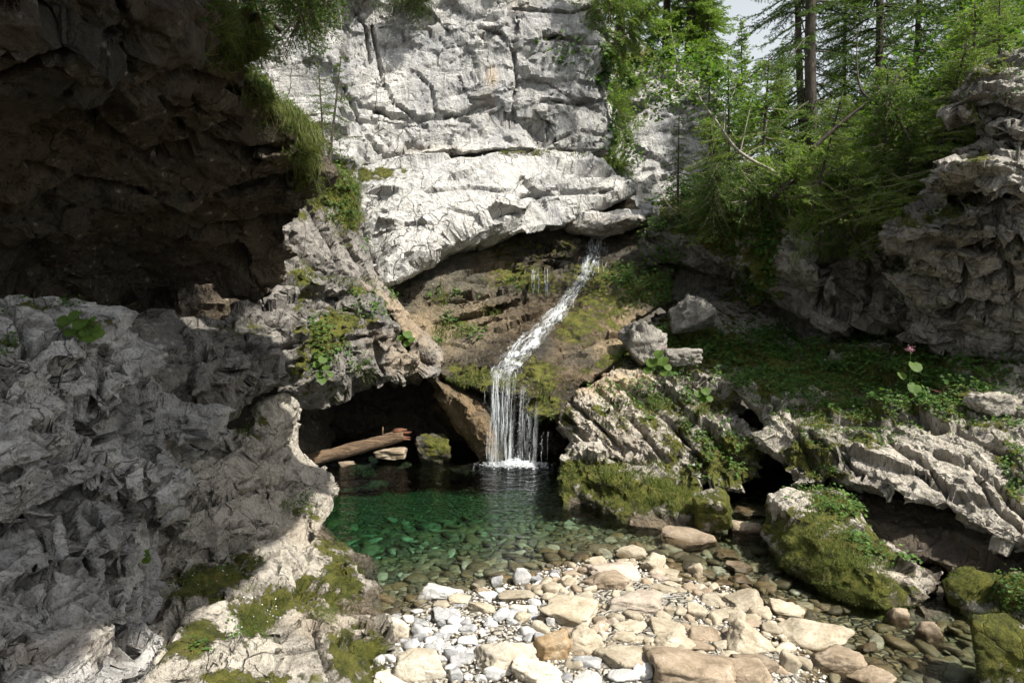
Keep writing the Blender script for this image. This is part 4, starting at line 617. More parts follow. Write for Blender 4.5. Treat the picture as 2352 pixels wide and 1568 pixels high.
for e in ST: stone(*e[:6], rnd=e[6], tilt=e[7] if len(e) > 7 else 0, name='boulder' if e[2] > 75 else 'stone', cat='boulder' if e[2] > 75 else 'stone')
# dark green inclusion belongs to the cream and pink stone: it is a stain in its surface, built as a thin proud chip
# boulders carrying moss use the zoned rock material
def zboulder(x, y, Y, w_, h_, d_, label, seed, moss=(), rnd=.35, rot=(0, 0, 0), mat=None, name='boulder', rough=.07, warm=()):
    S, Fc = stone_shape(seed, 5, rnd, rough); s = Y/F; V = S*[w_*s/2, d_*s/2, h_*s/2]
    Mx = np.array(Matrix.Rotation(rot[2], 3, 'Z')@Matrix.Rotation(rot[1], 3, 'Y')@Matrix.Rotation(rot[0], 3, 'X'))
    V = V@Mx.T; c = P(x, y, Y); Wd = V+np.array(c)
    V = V+(facet(Wd, .16, np.eye(3), .5, seed)[0]*.016+fbm(Wd, .05, seed, 2)*.006)[:, None]*V/np.linalg.norm(V, axis=1)[:, None]
    mb = MB(); mb.add(V, Fc); me = mb.mesh(name, mat or M['rock'], True); Z = np.zeros((len(V), 4), np.float32)
    if moss: Z[:, 0] = zone(Wd, moss, 3)
    if warm: Z[:, 2] = zone(Wd, warm, 3)
    me.attributes.new('zones', 'FLOAT_COLOR', 'POINT').data.foreach_set('color', Z.ravel())
    o = link(name, me, loc=c); MASS['z'+label] = (Wd, V/np.linalg.norm(V, axis=1)[:, None]); return tag(o, label, 'boulder')
zboulder(1634, 1172, 9.2, 120, 112, 100, 'cube-like boulder with a white bare top and moss hanging on its sides', 11, [(1600, 1190, 40, 40, 1.1), (1660, 1200, 50, 30, 1), (1680, 1150, 20, 50, .9), (1630, 1150, 30, 20, .6)], .4)
zboulder(1474, 795, 13.6, 118, 118, 90, 'grey slanting boulder, left one of the pair below the shaded hollow', 5, (), .08, (0, R(-38), 0), M['crag'])
zboulder(1592, 722, 14.6, 140, 92, 100, 'grey layered boulder, right one of the pair below the shaded hollow', 8, (), .03, (0, R(-24), .2), M['crag'])
zboulder(1570, 818, 13.2, 90, 46, 60, 'small pale grey boulder in the herbs at the foot of the boulder pair', 13, (), .2, (0, 0, 0), M['crag'])
zboulder(2282, 922, 9.7, 100, 62, 70, 'white-grey boulder resting on the plants of the right terrace', 21, (), .25, (0, R(-12), 0), M['rock'])
zboulder(2232, 1362, 7.0, 150, 112, 110, 'rounded moss-covered boulder right of the large mossy block', 31, [(2220, 1350, 80, 50, 1.1), (2190, 1390, 40, 40, 1), (2270, 1330, 50, 30, .8)], .7)
zboulder(2345, 1372, 6.7, 120, 110, 110, 'mossy rock with green herbs at the right edge of the picture', 33, [(2340, 1370, 70, 60, 1)], .4)
zboulder(2310, 1500, 5.6, 240, 210, 150, 'large moss-covered boulder in the bottom right corner', 35, [(2300, 1480, 120, 100, 1.15)], .55)
zboulder(990, 1022, 13.1, 96, 96, 70, 'brown mossy block beside the end of the log', 41, [(1010, 1030, 30, 40, .7), (980, 1000, 30, 20, .4)], .2, (0, .2, 0), M['wetrock'])
stone(905, 1042, 76, 20, 'b', 'flat brownish stone under the middle of the log', .4, Y=12.9); stone(1402, 884, 24, 15, 'g', 'small grey stone on the bare tan slab left of the boulder pair', .4, Y=13.1)
stone(795, 1065, 34, 18, 'b', 'small dark stone in the water below the log', .6, Y=12.6)
stone(1600, 1068, 26, 13, 'w', 'white flat stone lying on the mossy ledge', .7, Y=10.7); stone(1855, 905, 26, 10, 'w', 'small white stone among the herbs of the right terrace', .5, Y=11.6)
# pebbles: individual small stones filling the bar, then grains as one object
shapes = []
for i in range(14):
    S, Fc = stone_shape(900+i, 3, .75, .04); mb = MB(); mb.add(S*[.5, .4, .27], Fc); shapes.append((S, Fc))
pmesh = {}
for k in 'twgb':
    pmesh[k] = []
    for i, (S, Fc) in enumerate(shapes):
        mb = MB(); mb.add(S*[.5, .38, .28], Fc); pmesh[k].append(mb.mesh('pebble', M[MATK[k]], True))
def on_bar():
    return W(RN.uniform(860, 1840), RN.uniform(1290, 1567))
cnt = {'w': 0, 't': 0}; tries = 0
while sum(cnt.values()) < 290 and tries < 9000:
    tries += 1; p = on_bar(); z = float(bed_z(np.array([p.x]), np.array([p.y]))[0])
    if z < -.07: continue
    if any((p.x-a)**2+(p.y-b_)**2 < (r*.86)**2 for a, b_, r in big_places): continue
    ox, _ = pix(np.array([[p.x, p.y, z]])); ox = ox[0]; left = ox < 1260+RN.uniform(-60, 60)
    k = RN.choice('wwgg' if left else 'tttb'); sz = RN.choice((.06, .08, .1, .13, .16))*RN.uniform(.8, 1.2)*(1 if left else 1.2)
    o = link('pebble', RN.choice(pmesh[k]), loc=(p.x, p.y, z+sz*.09), rot=(RN.uniform(-.4, .4), RN.uniform(-.4, .4), RN.uniform(0, 6)), scale=(sz, sz, sz*RN.uniform(.8, 1.2)))
    big_places.append((p.x, p.y, sz*.4)); cnt['w' if left else 't'] += 1
    if left: tag(o, 'small white or grey rounded pebble filling the gaps of the pale cobble patch', 'pebble', 'small pale pebbles of the bar')
    else: tag(o, 'small tan or brown pebble filling the gaps between the tan stones', 'pebble', 'small tan pebbles of the bar')
print('pebbles', cnt)
def scatter_stones(name, n, xr, yr, sizes, cond, mat, flat=.4, seed=3, sub=2, lift=.2):
    rs = np.random.RandomState(seed); mb = MB(); V, Fc = ICO[sub]; m = 0
    bs = [stone_shape(700+i, sub, .6, .05)[0] for i in range(8)]
    X = rs.uniform(*xr, n*3); Yy = rs.uniform(*yr, n*3); Z = bed_z(X, Yy)
    for i in range(n*3):
        if not cond(X[i], Yy[i], Z[i]): continue
        s = rs.uniform(*sizes)*rs.uniform(.6, 1); a = rs.uniform(0, 6.28); S = bs[i % 8]*[s/2, s*rs.uniform(.25, .45), s*flat/2]
        c, s_ = math.cos(a), math.sin(a); tx, ty = rs.normal(0, .15, 2)
        Vv = np.stack([S[:, 0]*c-S[:, 1]*s_, S[:, 0]*s_+S[:, 1]*c, S[:, 2]+S[:, 0]*tx+S[:, 1]*ty], 1)+[X[i], Yy[i], Z[i]+s*flat*lift]
        mb.add(Vv, Fc); m += 1
        if m >= n: break
    o = link(name, mb.mesh(name, mat, True)); return tag(o, kind='stuff')
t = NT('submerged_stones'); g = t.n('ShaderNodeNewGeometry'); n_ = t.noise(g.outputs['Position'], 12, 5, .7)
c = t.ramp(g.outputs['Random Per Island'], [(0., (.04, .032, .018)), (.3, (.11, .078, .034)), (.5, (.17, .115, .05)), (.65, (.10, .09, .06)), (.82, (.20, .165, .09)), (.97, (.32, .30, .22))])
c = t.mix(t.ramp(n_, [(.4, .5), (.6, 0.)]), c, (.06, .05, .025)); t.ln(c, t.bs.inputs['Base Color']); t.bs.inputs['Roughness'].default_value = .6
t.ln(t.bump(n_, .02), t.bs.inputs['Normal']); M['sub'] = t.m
t = NT('mixed_gravel'); g = t.n('ShaderNodeNewGeometry'); t.ln(t.ramp(g.outputs['Random Per Island'], [(0., (.16, .14, .11)), (.3, (.36, .30, .21)), (.6, (.45, .43, .40)), (1., (.66, .63, .57))]), t.bs.inputs['Base Color']); M['gravel'] = t.m
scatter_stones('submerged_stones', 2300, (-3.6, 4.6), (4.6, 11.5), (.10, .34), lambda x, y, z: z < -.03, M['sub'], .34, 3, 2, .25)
scatter_stones('gravel', 5200, (-2.2, 3.2), (4.8, 8.2), (.02, .06), lambda x, y, z: z > -.04, M['gravel'], .6, 8, 1, .3)
# ------------------------------------------------------------------ log
lg = link('fallen_log', None, loc=P(700, 1062, 12.5)); tag(lg, 'weathered debarked log with a red splintered end lying at the back of the pool', 'log')
base = lg.location.copy(); a = P(640, 1082, 12.3); b_ = P(925, 997, 12.9)
pts = spline([a-base, (a*.62+b_*.38)-base+Vector((0, 0, .02)), (a*.3+b_*.7)-base+Vector((0, 0, -.01)), b_-base], 40)
mb = MB(); tube(mb, pts, [.125-.00035*i for i in range(40)], 18)
V = mb.v[0]; V += (fbm(V, .25, 3, 3)*.018)[:, None]*np.array([.3, 1, 1]); V[:, 2] += fbm(V*[.3, 3, 3], .1, 9, 2)*.010
link('trunk', mb.mesh('trunk', M['wood'], True), lg)
mb = MB(); rs = random.Random(3)
for i in range(9):
    s_ = (b_-base)+Vector((-.16, rs.uniform(-.08, .08), rs.uniform(-.08, .08))); tube(mb, [s_, s_+Vector((.12, 0, .01)), s_+Vector((rs.uniform(.16, .34), rs.uniform(-.03, .05), rs.uniform(-.02, .05)))], [.04, .035, .008], 6)
link('splintered_end', mb.mesh('splintered_end', M['endwood'], True), lg)
for f_, hh in ((.3, .1), (.83, .16)):
    p_ = a.lerp(b_, f_)-base; mb = MB(); tube(mb, [p_, p_+Vector((.01, -.02, .1)), p_+Vector((.02, -.03, .1+hh))], [.022, .018, .012], 6); link('branch_stub', mb.mesh('branch_stub', M['wood'], True), lg)
# ------------------------------------------------------------------ waterfall
rs = random.Random(12); mb = MB()
route = [(1366, 545, 22), (1362, 575, 26), (1352, 610, 26), (1336, 645, 24), (1310, 680, 24), (1285, 710, 30), (1262, 740, 34), (1235, 765, 38), (1205, 795, 44), (1178, 825, 46), (1160, 848, 44), (1148, 872, 38)]
def rt(u):
    u = max(0, min(u, .9999))*(len(route)-1); k = int(u); f_ = u-k; return [route[k][i]*(1-f_)+route[k+1][i]*f_ for i in range(3)]
grid = {}
def surf(x, y):
    k = (round(x/3), round(y/3))
    if k not in grid: grid[k] = hit(k[0]*3, k[1]*3)
    return grid[k]
class Veil:
    def __init__(s_): s_.V, s_.F, s_.U = [], [], []
    def sheet(s_, rows, u0=0.):
        m, n_ = len(rows), len(rows[0]); b0 = len(s_.V)
        for i in range(m):
            for j in range(n_): s_.V.append(tuple(rows[i][j])); s_.U.append((u0+j/(n_-1), i/(m-1), 0))
        for i in range(m-1):
            for j in range(n_-1):
                q = [b0+i*n_+j, b0+i*n_+j+1, b0+(i+1)*n_+j+1, b0+(i+1)*n_+j]
                if max((Vector(s_.V[q[0]])-Vector(s_.V[q[2]])).length, (Vector(s_.V[q[1]])-Vector(s_.V[q[3]])).length) < 1.3: s_.F.append(q)
    def mesh(s_, name, mat):
        m2 = MB(); m2.add(s_.V, s_.F); me = m2.mesh(name, mat, True); at = me.attributes.new('flow', 'FLOAT_VECTOR', 'POINT'); at.data.foreach_set('vector', np.array(s_.U, np.float32).ravel()); return me
def veil_material(name, su, sv, lo, hi, edge=True, seed=0.):
    t = NT(name); at = t.n('ShaderNodeAttribute', attribute_name='flow'); mp = t.n('ShaderNodeMapping'); t.ln(at.outputs['Vector'], mp.inputs[0]); mp.inputs['Scale'].default_value = (su, sv, 1); mp.inputs['Location'].default_value = (seed, seed, 0)
    n1 = t.noise(mp.outputs[0], 1., 4, .62, .25); sx = t.n('ShaderNodeSeparateXYZ'); t.ln(at.outputs['Vector'], sx.inputs[0])
    a = t.ramp(n1, [(lo, 0.), (hi, 1.)]); fx = t.math('FRACT', sx.outputs[0])
    a = t.math('MULTIPLY', a, t.ramp(sx.outputs[1], [(0., .15), (.10, 1.)])) if su > 12 else a; mq = t.n('ShaderNodeMapping'); t.ln(at.outputs['Vector'], mq.inputs[0]); mq.inputs['Scale'].default_value = (su*.35, sv*2.2, 1); a = t.math('MULTIPLY', a, t.ramp(t.noise(mq.outputs[0], 1., 3), [(.36, .25), (.6, 1.)]))
    if edge: a = t.math('MULTIPLY', a, t.ramp(fx, [(0., 0.), (.25, 1.), (.75, 1.), (1., 0.)]))
    t.bs.inputs['Base Color'].default_value = (.82, .86, .88, 1); t.bs.inputs['Roughness'].default_value = .6; t.ln(t.bump(n1, .02), t.bs.inputs['Normal'])
    tr = t.n('ShaderNodeBsdfTransparent'); mx = t.n('ShaderNodeMixShader'); t.ln(t.math('MULTIPLY', a, .8), mx.inputs[0]); t.ln(tr.outputs[0], mx.inputs[1]); t.ln(t.bs.outputs[0], mx.inputs[2]); t.ln(mx.outputs[0], t.out.inputs[0]); return t.m
FALL = link('waterfall', None, loc=(0, 0, 0)); tag(FALL, kind='structure')
ve = Veil()
for layer in range(2):
    rows = []
    for i in range(90):
        x, y, w_ = rt(i/89); row = []
        for j in range(15):
            o_ = (j/14-.5)*w_*(1.45 if layer else .95); l_, n_ = surf(x+o_+layer*3, y+o_*.15); row.append(l_+n_*(.03+.03*layer+rs.uniform(0, .02)))
        rows.append(row)
    ve.sheet(rows, layer)
link('stream_veil', ve.mesh('stream_veil', veil_material('streaming_water', 10, 9, .45, .68)), FALL)
vf = Veil()
for (xa, xb, ya, Yd, u) in ((1124, 1166, 846, 12.45, 0), (1140, 1190, 850, 12.32, 3), (1192, 1218, 880, 12.4, 6), (1216, 1240, 930, 12.3, 9)):
    rows = []
    for i in range(40):
        f_ = i/39; row = []
        for j in range(13):
            g_ = j/12-.5; xm = (xa+xb)/2-8*f_; ww = (xb-xa)*(1+.15*f_); row.append(P(xm+g_*ww+rs.uniform(-.6, .6), ya+(1068-ya)*f_, Yd-.18*f_+.10*math.cos(g_*9+u)*1.0))
        rows.append(row)
    vf.sheet(rows, u)
link('falling_veil', vf.mesh('falling_veil', veil_material('falling_streaks', 17, 1.7, .44, .72)), FALL)
fo_ = MB(); rr_, aa_ = np.meshgrid(np.linspace(0, 1, 14), np.linspace(0, 2*math.pi, 49)); c0 = W(1182, 1066)
FV = np.stack([c0.x+rr_*np.cos(aa_)*1.35, c0.y-.1+rr_*np.sin(aa_)*.55, .012+.05*(1-rr_)**2+0*aa_], 2).reshape(-1, 3); FV[:, 2] += np.abs(vnoise(FV*14, 3))*.04*(1-rr_.ravel())
k_ = np.arange(48*13); a_i, r_i = k_//13, k_ % 13; fo_.add(FV, np.stack([a_i*14+r_i, a_i*14+r_i+1, (a_i+1)*14+r_i+1, (a_i+1)*14+r_i], 1))
me = fo_.mesh('foam', None, True); me.materials.clear(); me.attributes.new('flow', 'FLOAT_VECTOR', 'POINT').data.foreach_set('vector', np.stack([rr_.ravel(), aa_.ravel()/6.2832, 0*rr_.ravel()], 1).astype(np.float32).ravel())
t = NT('foam'); at = t.n('ShaderNodeAttribute', attribute_name='flow'); sx = t.n('ShaderNodeSeparateXYZ'); t.ln(at.outputs['Vector'], sx.inputs[0]); a = t.ramp(t.math('ADD', t.math('MULTIPLY', t.noise(t.n('ShaderNodeNewGeometry').outputs['Position'], 22, 6, .75), 1.3), t.math('MULTIPLY', sx.outputs[0], -.75)), [(.30, 0.), (.62, .9)])
t.bs.inputs['Base Color'].default_value = (.85, .88, .9, 1); tr = t.n('ShaderNodeBsdfTransparent'); mx = t.n('ShaderNodeMixShader'); t.ln(a, mx.inputs[0]); t.ln(tr.outputs[0], mx.inputs[1]); t.ln(t.bs.outputs[0], mx.inputs[2]); t.ln(mx.outputs[0], t.out.inputs[0])
me.materials.append(t.m); link('foam', me, FALL)
def strand(pts, r0):
    if len(pts) > 2: tube(mb, pts, np.array([r0*(.5+1.*math.sin(math.pi*(i+.6)/(len(pts)+.2)))*rs.uniform(.7, 1.3) for i in range(len(pts))]), 5)
for i in range(60):
    u0 = rs.random()**.9; L_ = rs.uniform(.01, .05); off = rs.gauss(0, .5); pts = []
    for j in range(6):
        x, y, w_ = rt(u0+L_*j/5); off += rs.gauss(0, .05); l_, n_ = surf(x+off*w_*.7, y+abs(off)*4); pts.append(l_+n_*rs.uniform(.03, .07))
    if all((pts[k+1]-pts[k]).length < .5 for k in range(5)): strand(pts, rs.uniform(.002, .005))
for i in range(110):    # thin films left of the main stream and over the mossy nose
    if i < 35: x0 = rs.choice((1222, 1226, 1252, 1256, 1258, 1236)); y0 = rs.uniform(612, 660); dx, dy = rs.uniform(-3, 3), rs.uniform(12, 34)
    elif i < 80: continue
    else: x0 = rs.uniform(1340, 1400); y0 = rs.uniform(545, 620); dx, dy = rs.uniform(-6, 2), rs.uniform(8, 20)
    pts = []
    for j in range(6):
        l_, n_ = surf(x0+dx*j/5, y0+dy*j/5); pts.append(l_+n_*.02)
    if all((pts[k+1]-pts[k]).length < .5 for k in range(5)): strand(pts, rs.uniform(.0015, .004))
# free fall from the lip
def fallpts(x, y0, y1, Y):
    pts = []; n_ = 7
    for j in range(n_): pts.append(P(x+rs.uniform(-.8, .8), y0+(y1-y0)*j/(n_-1), Y))
    return pts
for i in range(90):
    c_ = rs.random()
    if c_ < .5: x = rs.gauss(1142, 9); ys = rs.uniform(845, 900)
    elif c_ < .72: x = rs.gauss(1163, 14); ys = rs.uniform(850, 920)
    elif c_ < .86: x = rs.gauss(1206, 7); ys = rs.uniform(880, 960)
    else: x = rs.uniform(1170, 1268); ys = rs.uniform(930, 970)
    s0 = ys+rs.random()**1.1*(1045-ys); x += (s0-850)*-.03
    strand(fallpts(x, s0, min(s0+rs.uniform(10, 70), 1066), 12.42+rs.uniform(-.12, .1)), rs.uniform(.0015, .0052)*(1.5 if c_ < .5 and s0 < 950 else 1))
V1_, F1_ = ICO[1]
for i in range(520):   # drops
    c_ = rs.random(); x = rs.gauss(1150, 18) if c_ < .5 else (rs.gauss(1205, 12) if c_ < .75 else rs.uniform(1125, 1272)); y = rs.uniform(850, 1062); r_ = rs.uniform(.002, .006)
    mb.add(V1_*[r_, r_, r_*rs.uniform(1, 2.2)]+np.array(P(x, y, 12.4+rs.uniform(-.2, .15))), F1_)
for i in range(180):
    x, y, w_ = rt(rs.random()); l_, n_ = surf(x+rs.gauss(0, .5)*w_, y); r_ = rs.uniform(.004, .01); mb.add(V1_*r_+np.array(l_+n_*rs.uniform(.02, .12)), F1_)
for i in range(1500):   # splash where it meets the pool
    a_ = rs.uniform(0, 6.28); q_ = abs(rs.gauss(0, 1)); c0 = W(1182, 1064); X_, Y_ = c0.x+math.cos(a_)*q_*.24, c0.y-.1+math.sin(a_)*q_*.12; r_ = rs.uniform(.006, .022)
    mb.add(V1_*[r_*1.6, r_*1.6, r_*.8]+np.array([X_, Y_, abs(rs.gauss(0, .045))*max(0, 1-q_*.4)]), F1_)
link('spray', mb.mesh('spray', M['fall'], True), FALL)
# ------------------------------------------------------------------ vegetation helpers
rg = np.random.RandomState(9)
def unit(v): return v/(np.linalg.norm(v, axis=-1, keepdims=True)+1e-9)
def blades(mb, roots, dirs, length, width, droop=.5, mat=0):
    n = len(roots); dirs = unit(dirs); sd = unit(np.cross(dirs, rg.normal(size=(n, 3)))); L_ = np.broadcast_to(length, (n,))[:, None]; wd = np.broadcast_to(width, (n,))[:, None]
    dn = np.array([0, 0, -1.]); m1 = roots+dirs*L_*.5+dn*L_*.10*droop; d2 = unit(dirs+dn*droop*1.3); tp = m1+d2*L_*.55
    V = np.stack([roots-sd*wd, roots+sd*wd, m1-sd*wd*.8, m1+sd*wd*.8, tp], 1).reshape(-1, 3); k = np.arange(n)[:, None]*5
    mb.add(V, k+[0, 1, 3, 2], k+[2, 3, 4], mat=mat)
def leaves(mb, pos, nrm, size, mat=0, aspect=.75):
    n = len(pos); nrm = unit(nrm); a = unit(np.cross(nrm, rg.normal(size=(n, 3)))); b = np.cross(nrm, a); s = np.broadcast_to(size, (n,))[:, None]; w_ = s*aspect*.5
    V = np.stack([pos-a*s*.5, pos-a*s*.15+b*w_+nrm*s*.06, pos+a*s*.2+b*w_*.8+nrm*s*.04, pos+a*s*.55-nrm*s*.08, pos+a*s*.2-b*w_*.8+nrm*s*.04, pos-a*s*.15-b*w_+nrm*s*.06], 1).reshape(-1, 3)
    k = np.arange(n)[:, None]*6; mb.add(V, k+[0, 1, 2, 3], k+[0, 3, 4, 5], mat=mat)
def on_mass(names, blobs, n, front=True, up=None, seed=0):
    """random surface points of the named masses inside picture-space ellipses"""
    rs_ = np.random.RandomState(seed); PP, NN = [], []
    for nm in names:
        V, N = MASS[nm]; z = zone(V, blobs, 11); m = z*(rs_.rand(len(V)) < 1)
        if front:
            d = V-np.array([0, 0, CAMZ]); m = m*((d*N).sum(1) < 0.02*np.linalg.norm(d, axis=1))
        if up is not None: m = m*(N[:, 2] > up)
        PP.append((V, N, m))
    V = np.concatenate([p[0] for p in PP]); N = np.concatenate([p[1] for p in PP]); m = np.concatenate([p[2] for p in PP])
    if m.sum() < 1e-6: return np.zeros((0, 3)), np.zeros((0, 3))
    ids = rs_.choice(len(V), n, p=m/m.sum()); return V[ids]+rs_.normal(size=(n, 3))*.01, N[ids]
def clumped(Pp, N, k=1.4, seed=0):
    m = fbm(Pp, .35, 50+seed, 2) > -.25+.5*rg.rand(len(Pp))-.1*k; return Pp[m], N[m]
# spruces ---------------------------------------------------------------------
def spruce(seed, H, r0, z0, L, droop=.5, dens=1., nl=.055, nw=.015, bare=.1, step=.26, nb=5, sparse=None):
    rs_ = np.random.RandomState(seed); tr, br, nd = MB(), MB(), MB()
    n = 24; zz = np.linspace(-.3, H, n); wob = np.stack([np.sin(zz*.7+seed)*.05, np.cos(zz*.5+seed*2)*.05, zz], 1); tube(tr, wob, r0*np.clip(1-zz/H, 0, 1)**.75+.008, 8)
    NP, NDr, NL = [], [], []
    z = z0
    while z < H-.08:
        f = (z-z0)/(H-z0)
        for k in range(rs_.randint(nb-2, nb+1)):
            if sparse and z > sparse and rs_.rand() < .62: continue
            az = rs_.uniform(0, 6.283); l = L*(1-f)**.75*rs_.uniform(.55, 1.1)+.10
            el = .25*(f)-.05+rs_.normal(0, .12); o_ = np.array([math.cos(az), math.sin(az), 0]); m = max(5, int(l/.13)); s = np.linspace(0, 1, m)
            pts = np.array([np.interp(z, zz, wob[:, 0]), np.interp(z, zz, wob[:, 1]), z])+o_*(s*l)[:, None]*np.array([1, 1, 1])+np.array([0, 0, 1])*((el*s-droop*(s**1.5)*(1-f*.5)+droop*.45*s**4)*l)[:, None]
            pts += np.cumsum(rs_.normal(0, .012, pts.shape), 0)
            tube(br, pts, np.linspace(.016*min(1, l)+.003, .003, m), 4)
            tt = np.arange(.12, 1.0, .075/max(l, .3)*1.2)
            for t_ in tt:
                pp = np.array([np.interp(t_, s, pts[:, i]) for i in range(3)])
                for sgn in (-1, 1):
                    sd = np.array([-o_[1], o_[0], 0])*sgn; tl = (.34*l*(1-t_)+.10)*rs_.uniform(.5, 1.15); tl = min(tl, .55)
                    d = unit(sd*.8+o_*.65+np.array([0, 0, -.18-.5*droop*rs_.rand()])+rs_.normal(0, .12, 3))
                    if rs_.rand() < .35: br.add(np.array([pp-[0, 0, .003], pp+[0, 0, .003], pp+d*tl]), [(0, 1, 2)])
                    if rs_.rand() < bare*(1 if t_ < .5 else .3): continue
                    c = int(tl/.016*dens)+2; q = rs_.rand(c)[:, None]; NP.append(pp+d*q*tl+rs_.normal(0, .006, (c, 3))); NDr.append(unit(d*.75+rs_.normal(0, .55, (c, 3)))); NL.append(np.full(c, 1.))
        z += step*rs_.uniform(.6, 1.3)*(.6+.6*(1-f))
    Pp = np.concatenate(NP); Dn = np.concatenate(NDr); n = len(Pp); sd = unit(np.cross(Dn, rs_.normal(size=(n, 3)))); ll = nl*rs_.uniform(.6, 1.2, n)[:, None]
    V = np.stack([Pp-sd*nw*.5, Pp+sd*nw*.5, Pp+Dn*ll], 1).reshape(-1, 3); nd.add(V, np.arange(n)[:, None]*3+[0, 1, 2])
    return tr, br, nd, n
def tree_proto(name, args, nmat, bmat='bark', tmat='bark'):
    tr, br, nd, n = spruce(**args); print('tree', name, n)
    return [('trunk', tr.mesh('trunk', M[tmat], True)), ('branches', br.mesh('branches', M[bmat])), ('foliage', nd.mesh('foliage', M[nmat]))]
def place(name, proto, loc, sc=1, rz=0, lean=(0, 0), label='', cat='tree', group=None):
    o = link(name, None, loc=loc, rot=(lean[0], lean[1], rz), scale=(sc, sc, sc)); tag(o, label, cat, group)
    for nm, me in proto: link(nm, me, o)
    return o
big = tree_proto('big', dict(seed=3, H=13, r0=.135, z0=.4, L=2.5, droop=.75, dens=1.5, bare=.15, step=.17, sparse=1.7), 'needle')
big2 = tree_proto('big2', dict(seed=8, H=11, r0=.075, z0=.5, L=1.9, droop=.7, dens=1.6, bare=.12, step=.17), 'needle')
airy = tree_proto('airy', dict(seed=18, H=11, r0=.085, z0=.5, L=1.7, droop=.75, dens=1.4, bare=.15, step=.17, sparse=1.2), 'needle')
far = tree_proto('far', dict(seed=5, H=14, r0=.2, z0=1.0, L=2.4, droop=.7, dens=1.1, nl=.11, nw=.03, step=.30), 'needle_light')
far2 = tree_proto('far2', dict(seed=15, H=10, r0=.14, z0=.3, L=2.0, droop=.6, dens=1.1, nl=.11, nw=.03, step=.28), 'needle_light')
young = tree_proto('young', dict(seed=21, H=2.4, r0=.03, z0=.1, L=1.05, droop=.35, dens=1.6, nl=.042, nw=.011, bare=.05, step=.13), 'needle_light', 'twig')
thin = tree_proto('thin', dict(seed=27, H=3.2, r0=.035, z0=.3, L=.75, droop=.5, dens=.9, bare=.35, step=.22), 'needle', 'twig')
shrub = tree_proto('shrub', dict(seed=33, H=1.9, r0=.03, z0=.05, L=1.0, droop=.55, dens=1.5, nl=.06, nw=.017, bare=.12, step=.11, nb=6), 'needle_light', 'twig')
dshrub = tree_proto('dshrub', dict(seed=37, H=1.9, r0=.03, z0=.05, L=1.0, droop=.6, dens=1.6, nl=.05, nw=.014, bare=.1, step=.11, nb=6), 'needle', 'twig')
G = 'spruces standing on the slope to the right'
TL = [
('spruce_tree', big, 1868, 352, 16.2, 1., 0, (0, R(-2)), 'tall spruce with a thick dark trunk and drooping skirts left of the bent bare stem', G),
('spruce_tree', airy, 1844, 380, 17.2, 1.0, 2, (0, R(3)), 'thinner spruce trunk close behind the left side of the thick-trunked spruce', G),
('spruce_tree', big2, 2010, 330, 17, 1.15, 1, (0, 0), 'dense dark spruce just right of the thick-trunked spruce', G),
('spruce_tree', big2, 2105, 300, 19, 1.0, 3, (0, R(2)), 'spruce filling the top of the picture between the thick trunk and the right corner', G),
('spruce_tree', big2, 2200, 250, 20, 1.1, 4, (0, 0), 'spruce partly hidden behind the broad-leaved bushes at the upper right', G),
('spruce_tree', big2, 2330, 200, 20, 1.1, 5, (0, 0), 'dark spruce in the upper right corner', G),
('spruce_tree', big2, 1935, 330, 22, .8, 6, (0, 0), 'spruce in the distance seen between the thick trunk and the dense dark spruce', G),
('spruce_tree', thin, 1626, 455, 17, 1.0, 1, (0, 0), 'slim young spruce with a dark stem in front of the white far cliff', G),
('spruce_tree', thin, 1556, 478, 17.4, .7, 2, (0, 0), 'small scraggy spruce left of the slim young one before the far cliff', G),
('spruce_tree', thin, 1682, 430, 17, .95, 3, (0, R(4)), 'young spruce below the bent pale sapling', G),
('spruce_tree', young, 1752, 440, 15.5, 1.2, 4, (0, 0), 'bushy young spruce under the skirts of the thick-trunked one', G),
('spruce_tree', young, 1975, 500, 12.6, .9, 2, (R(20), 0), 'light green spruce leaning out over the hanging rock, lowest of the bright ones', G),
('spruce_tree', young, 2080, 520, 11.9, .85, 3, (R(24), R(-10)), 'drooping pale-tipped spruce hanging beside the left edge of the right crag', G),
('spruce_tree', young, 2230, 340, 13.2, 1.1, 1, (0, 0), 'green spruce thicket between the broad-leaved bushes and the highest crag', G),
('spruce_tree', young, 1660, 520, 15.6, 1.0, 5, (R(10), 0), 'shaggy spruce at the lip of the hanging rock right of the cascade', G),
('spruce_tree', young, 1868, 462, 12.9, .8, 1, (R(14), 0), 'light green young spruce perched on the pale knob of the hanging rock', G),
('spruce_tree', young, 2125, 490, 11.9, 1.15, 2, (R(6), R(-8)), 'largest bright green young spruce, above the right crag', G),
('spruce_tree', young, 2030, 470, 12.6, 1.0, 4, (0, R(6)), 'bright young spruce left of the largest bright green one', G),
('spruce_tree', young, 2185, 430, 11.8, .85, 5, (0, 0), 'small yellow-green spruce touching the right crag', G),
('spruce_tree', young, 2290, 170, 11.2, .55, 6, (0, 0), 'yellow-green spruce seedling on top of the highest crag', G),
('spruce_tree', dshrub, 1940, 440, 14.5, .9, 6, (0, 0), 'low dark spruce in the shade between the two bright young spruces', G)]
G2 = 'spruces on top of the far cliff'
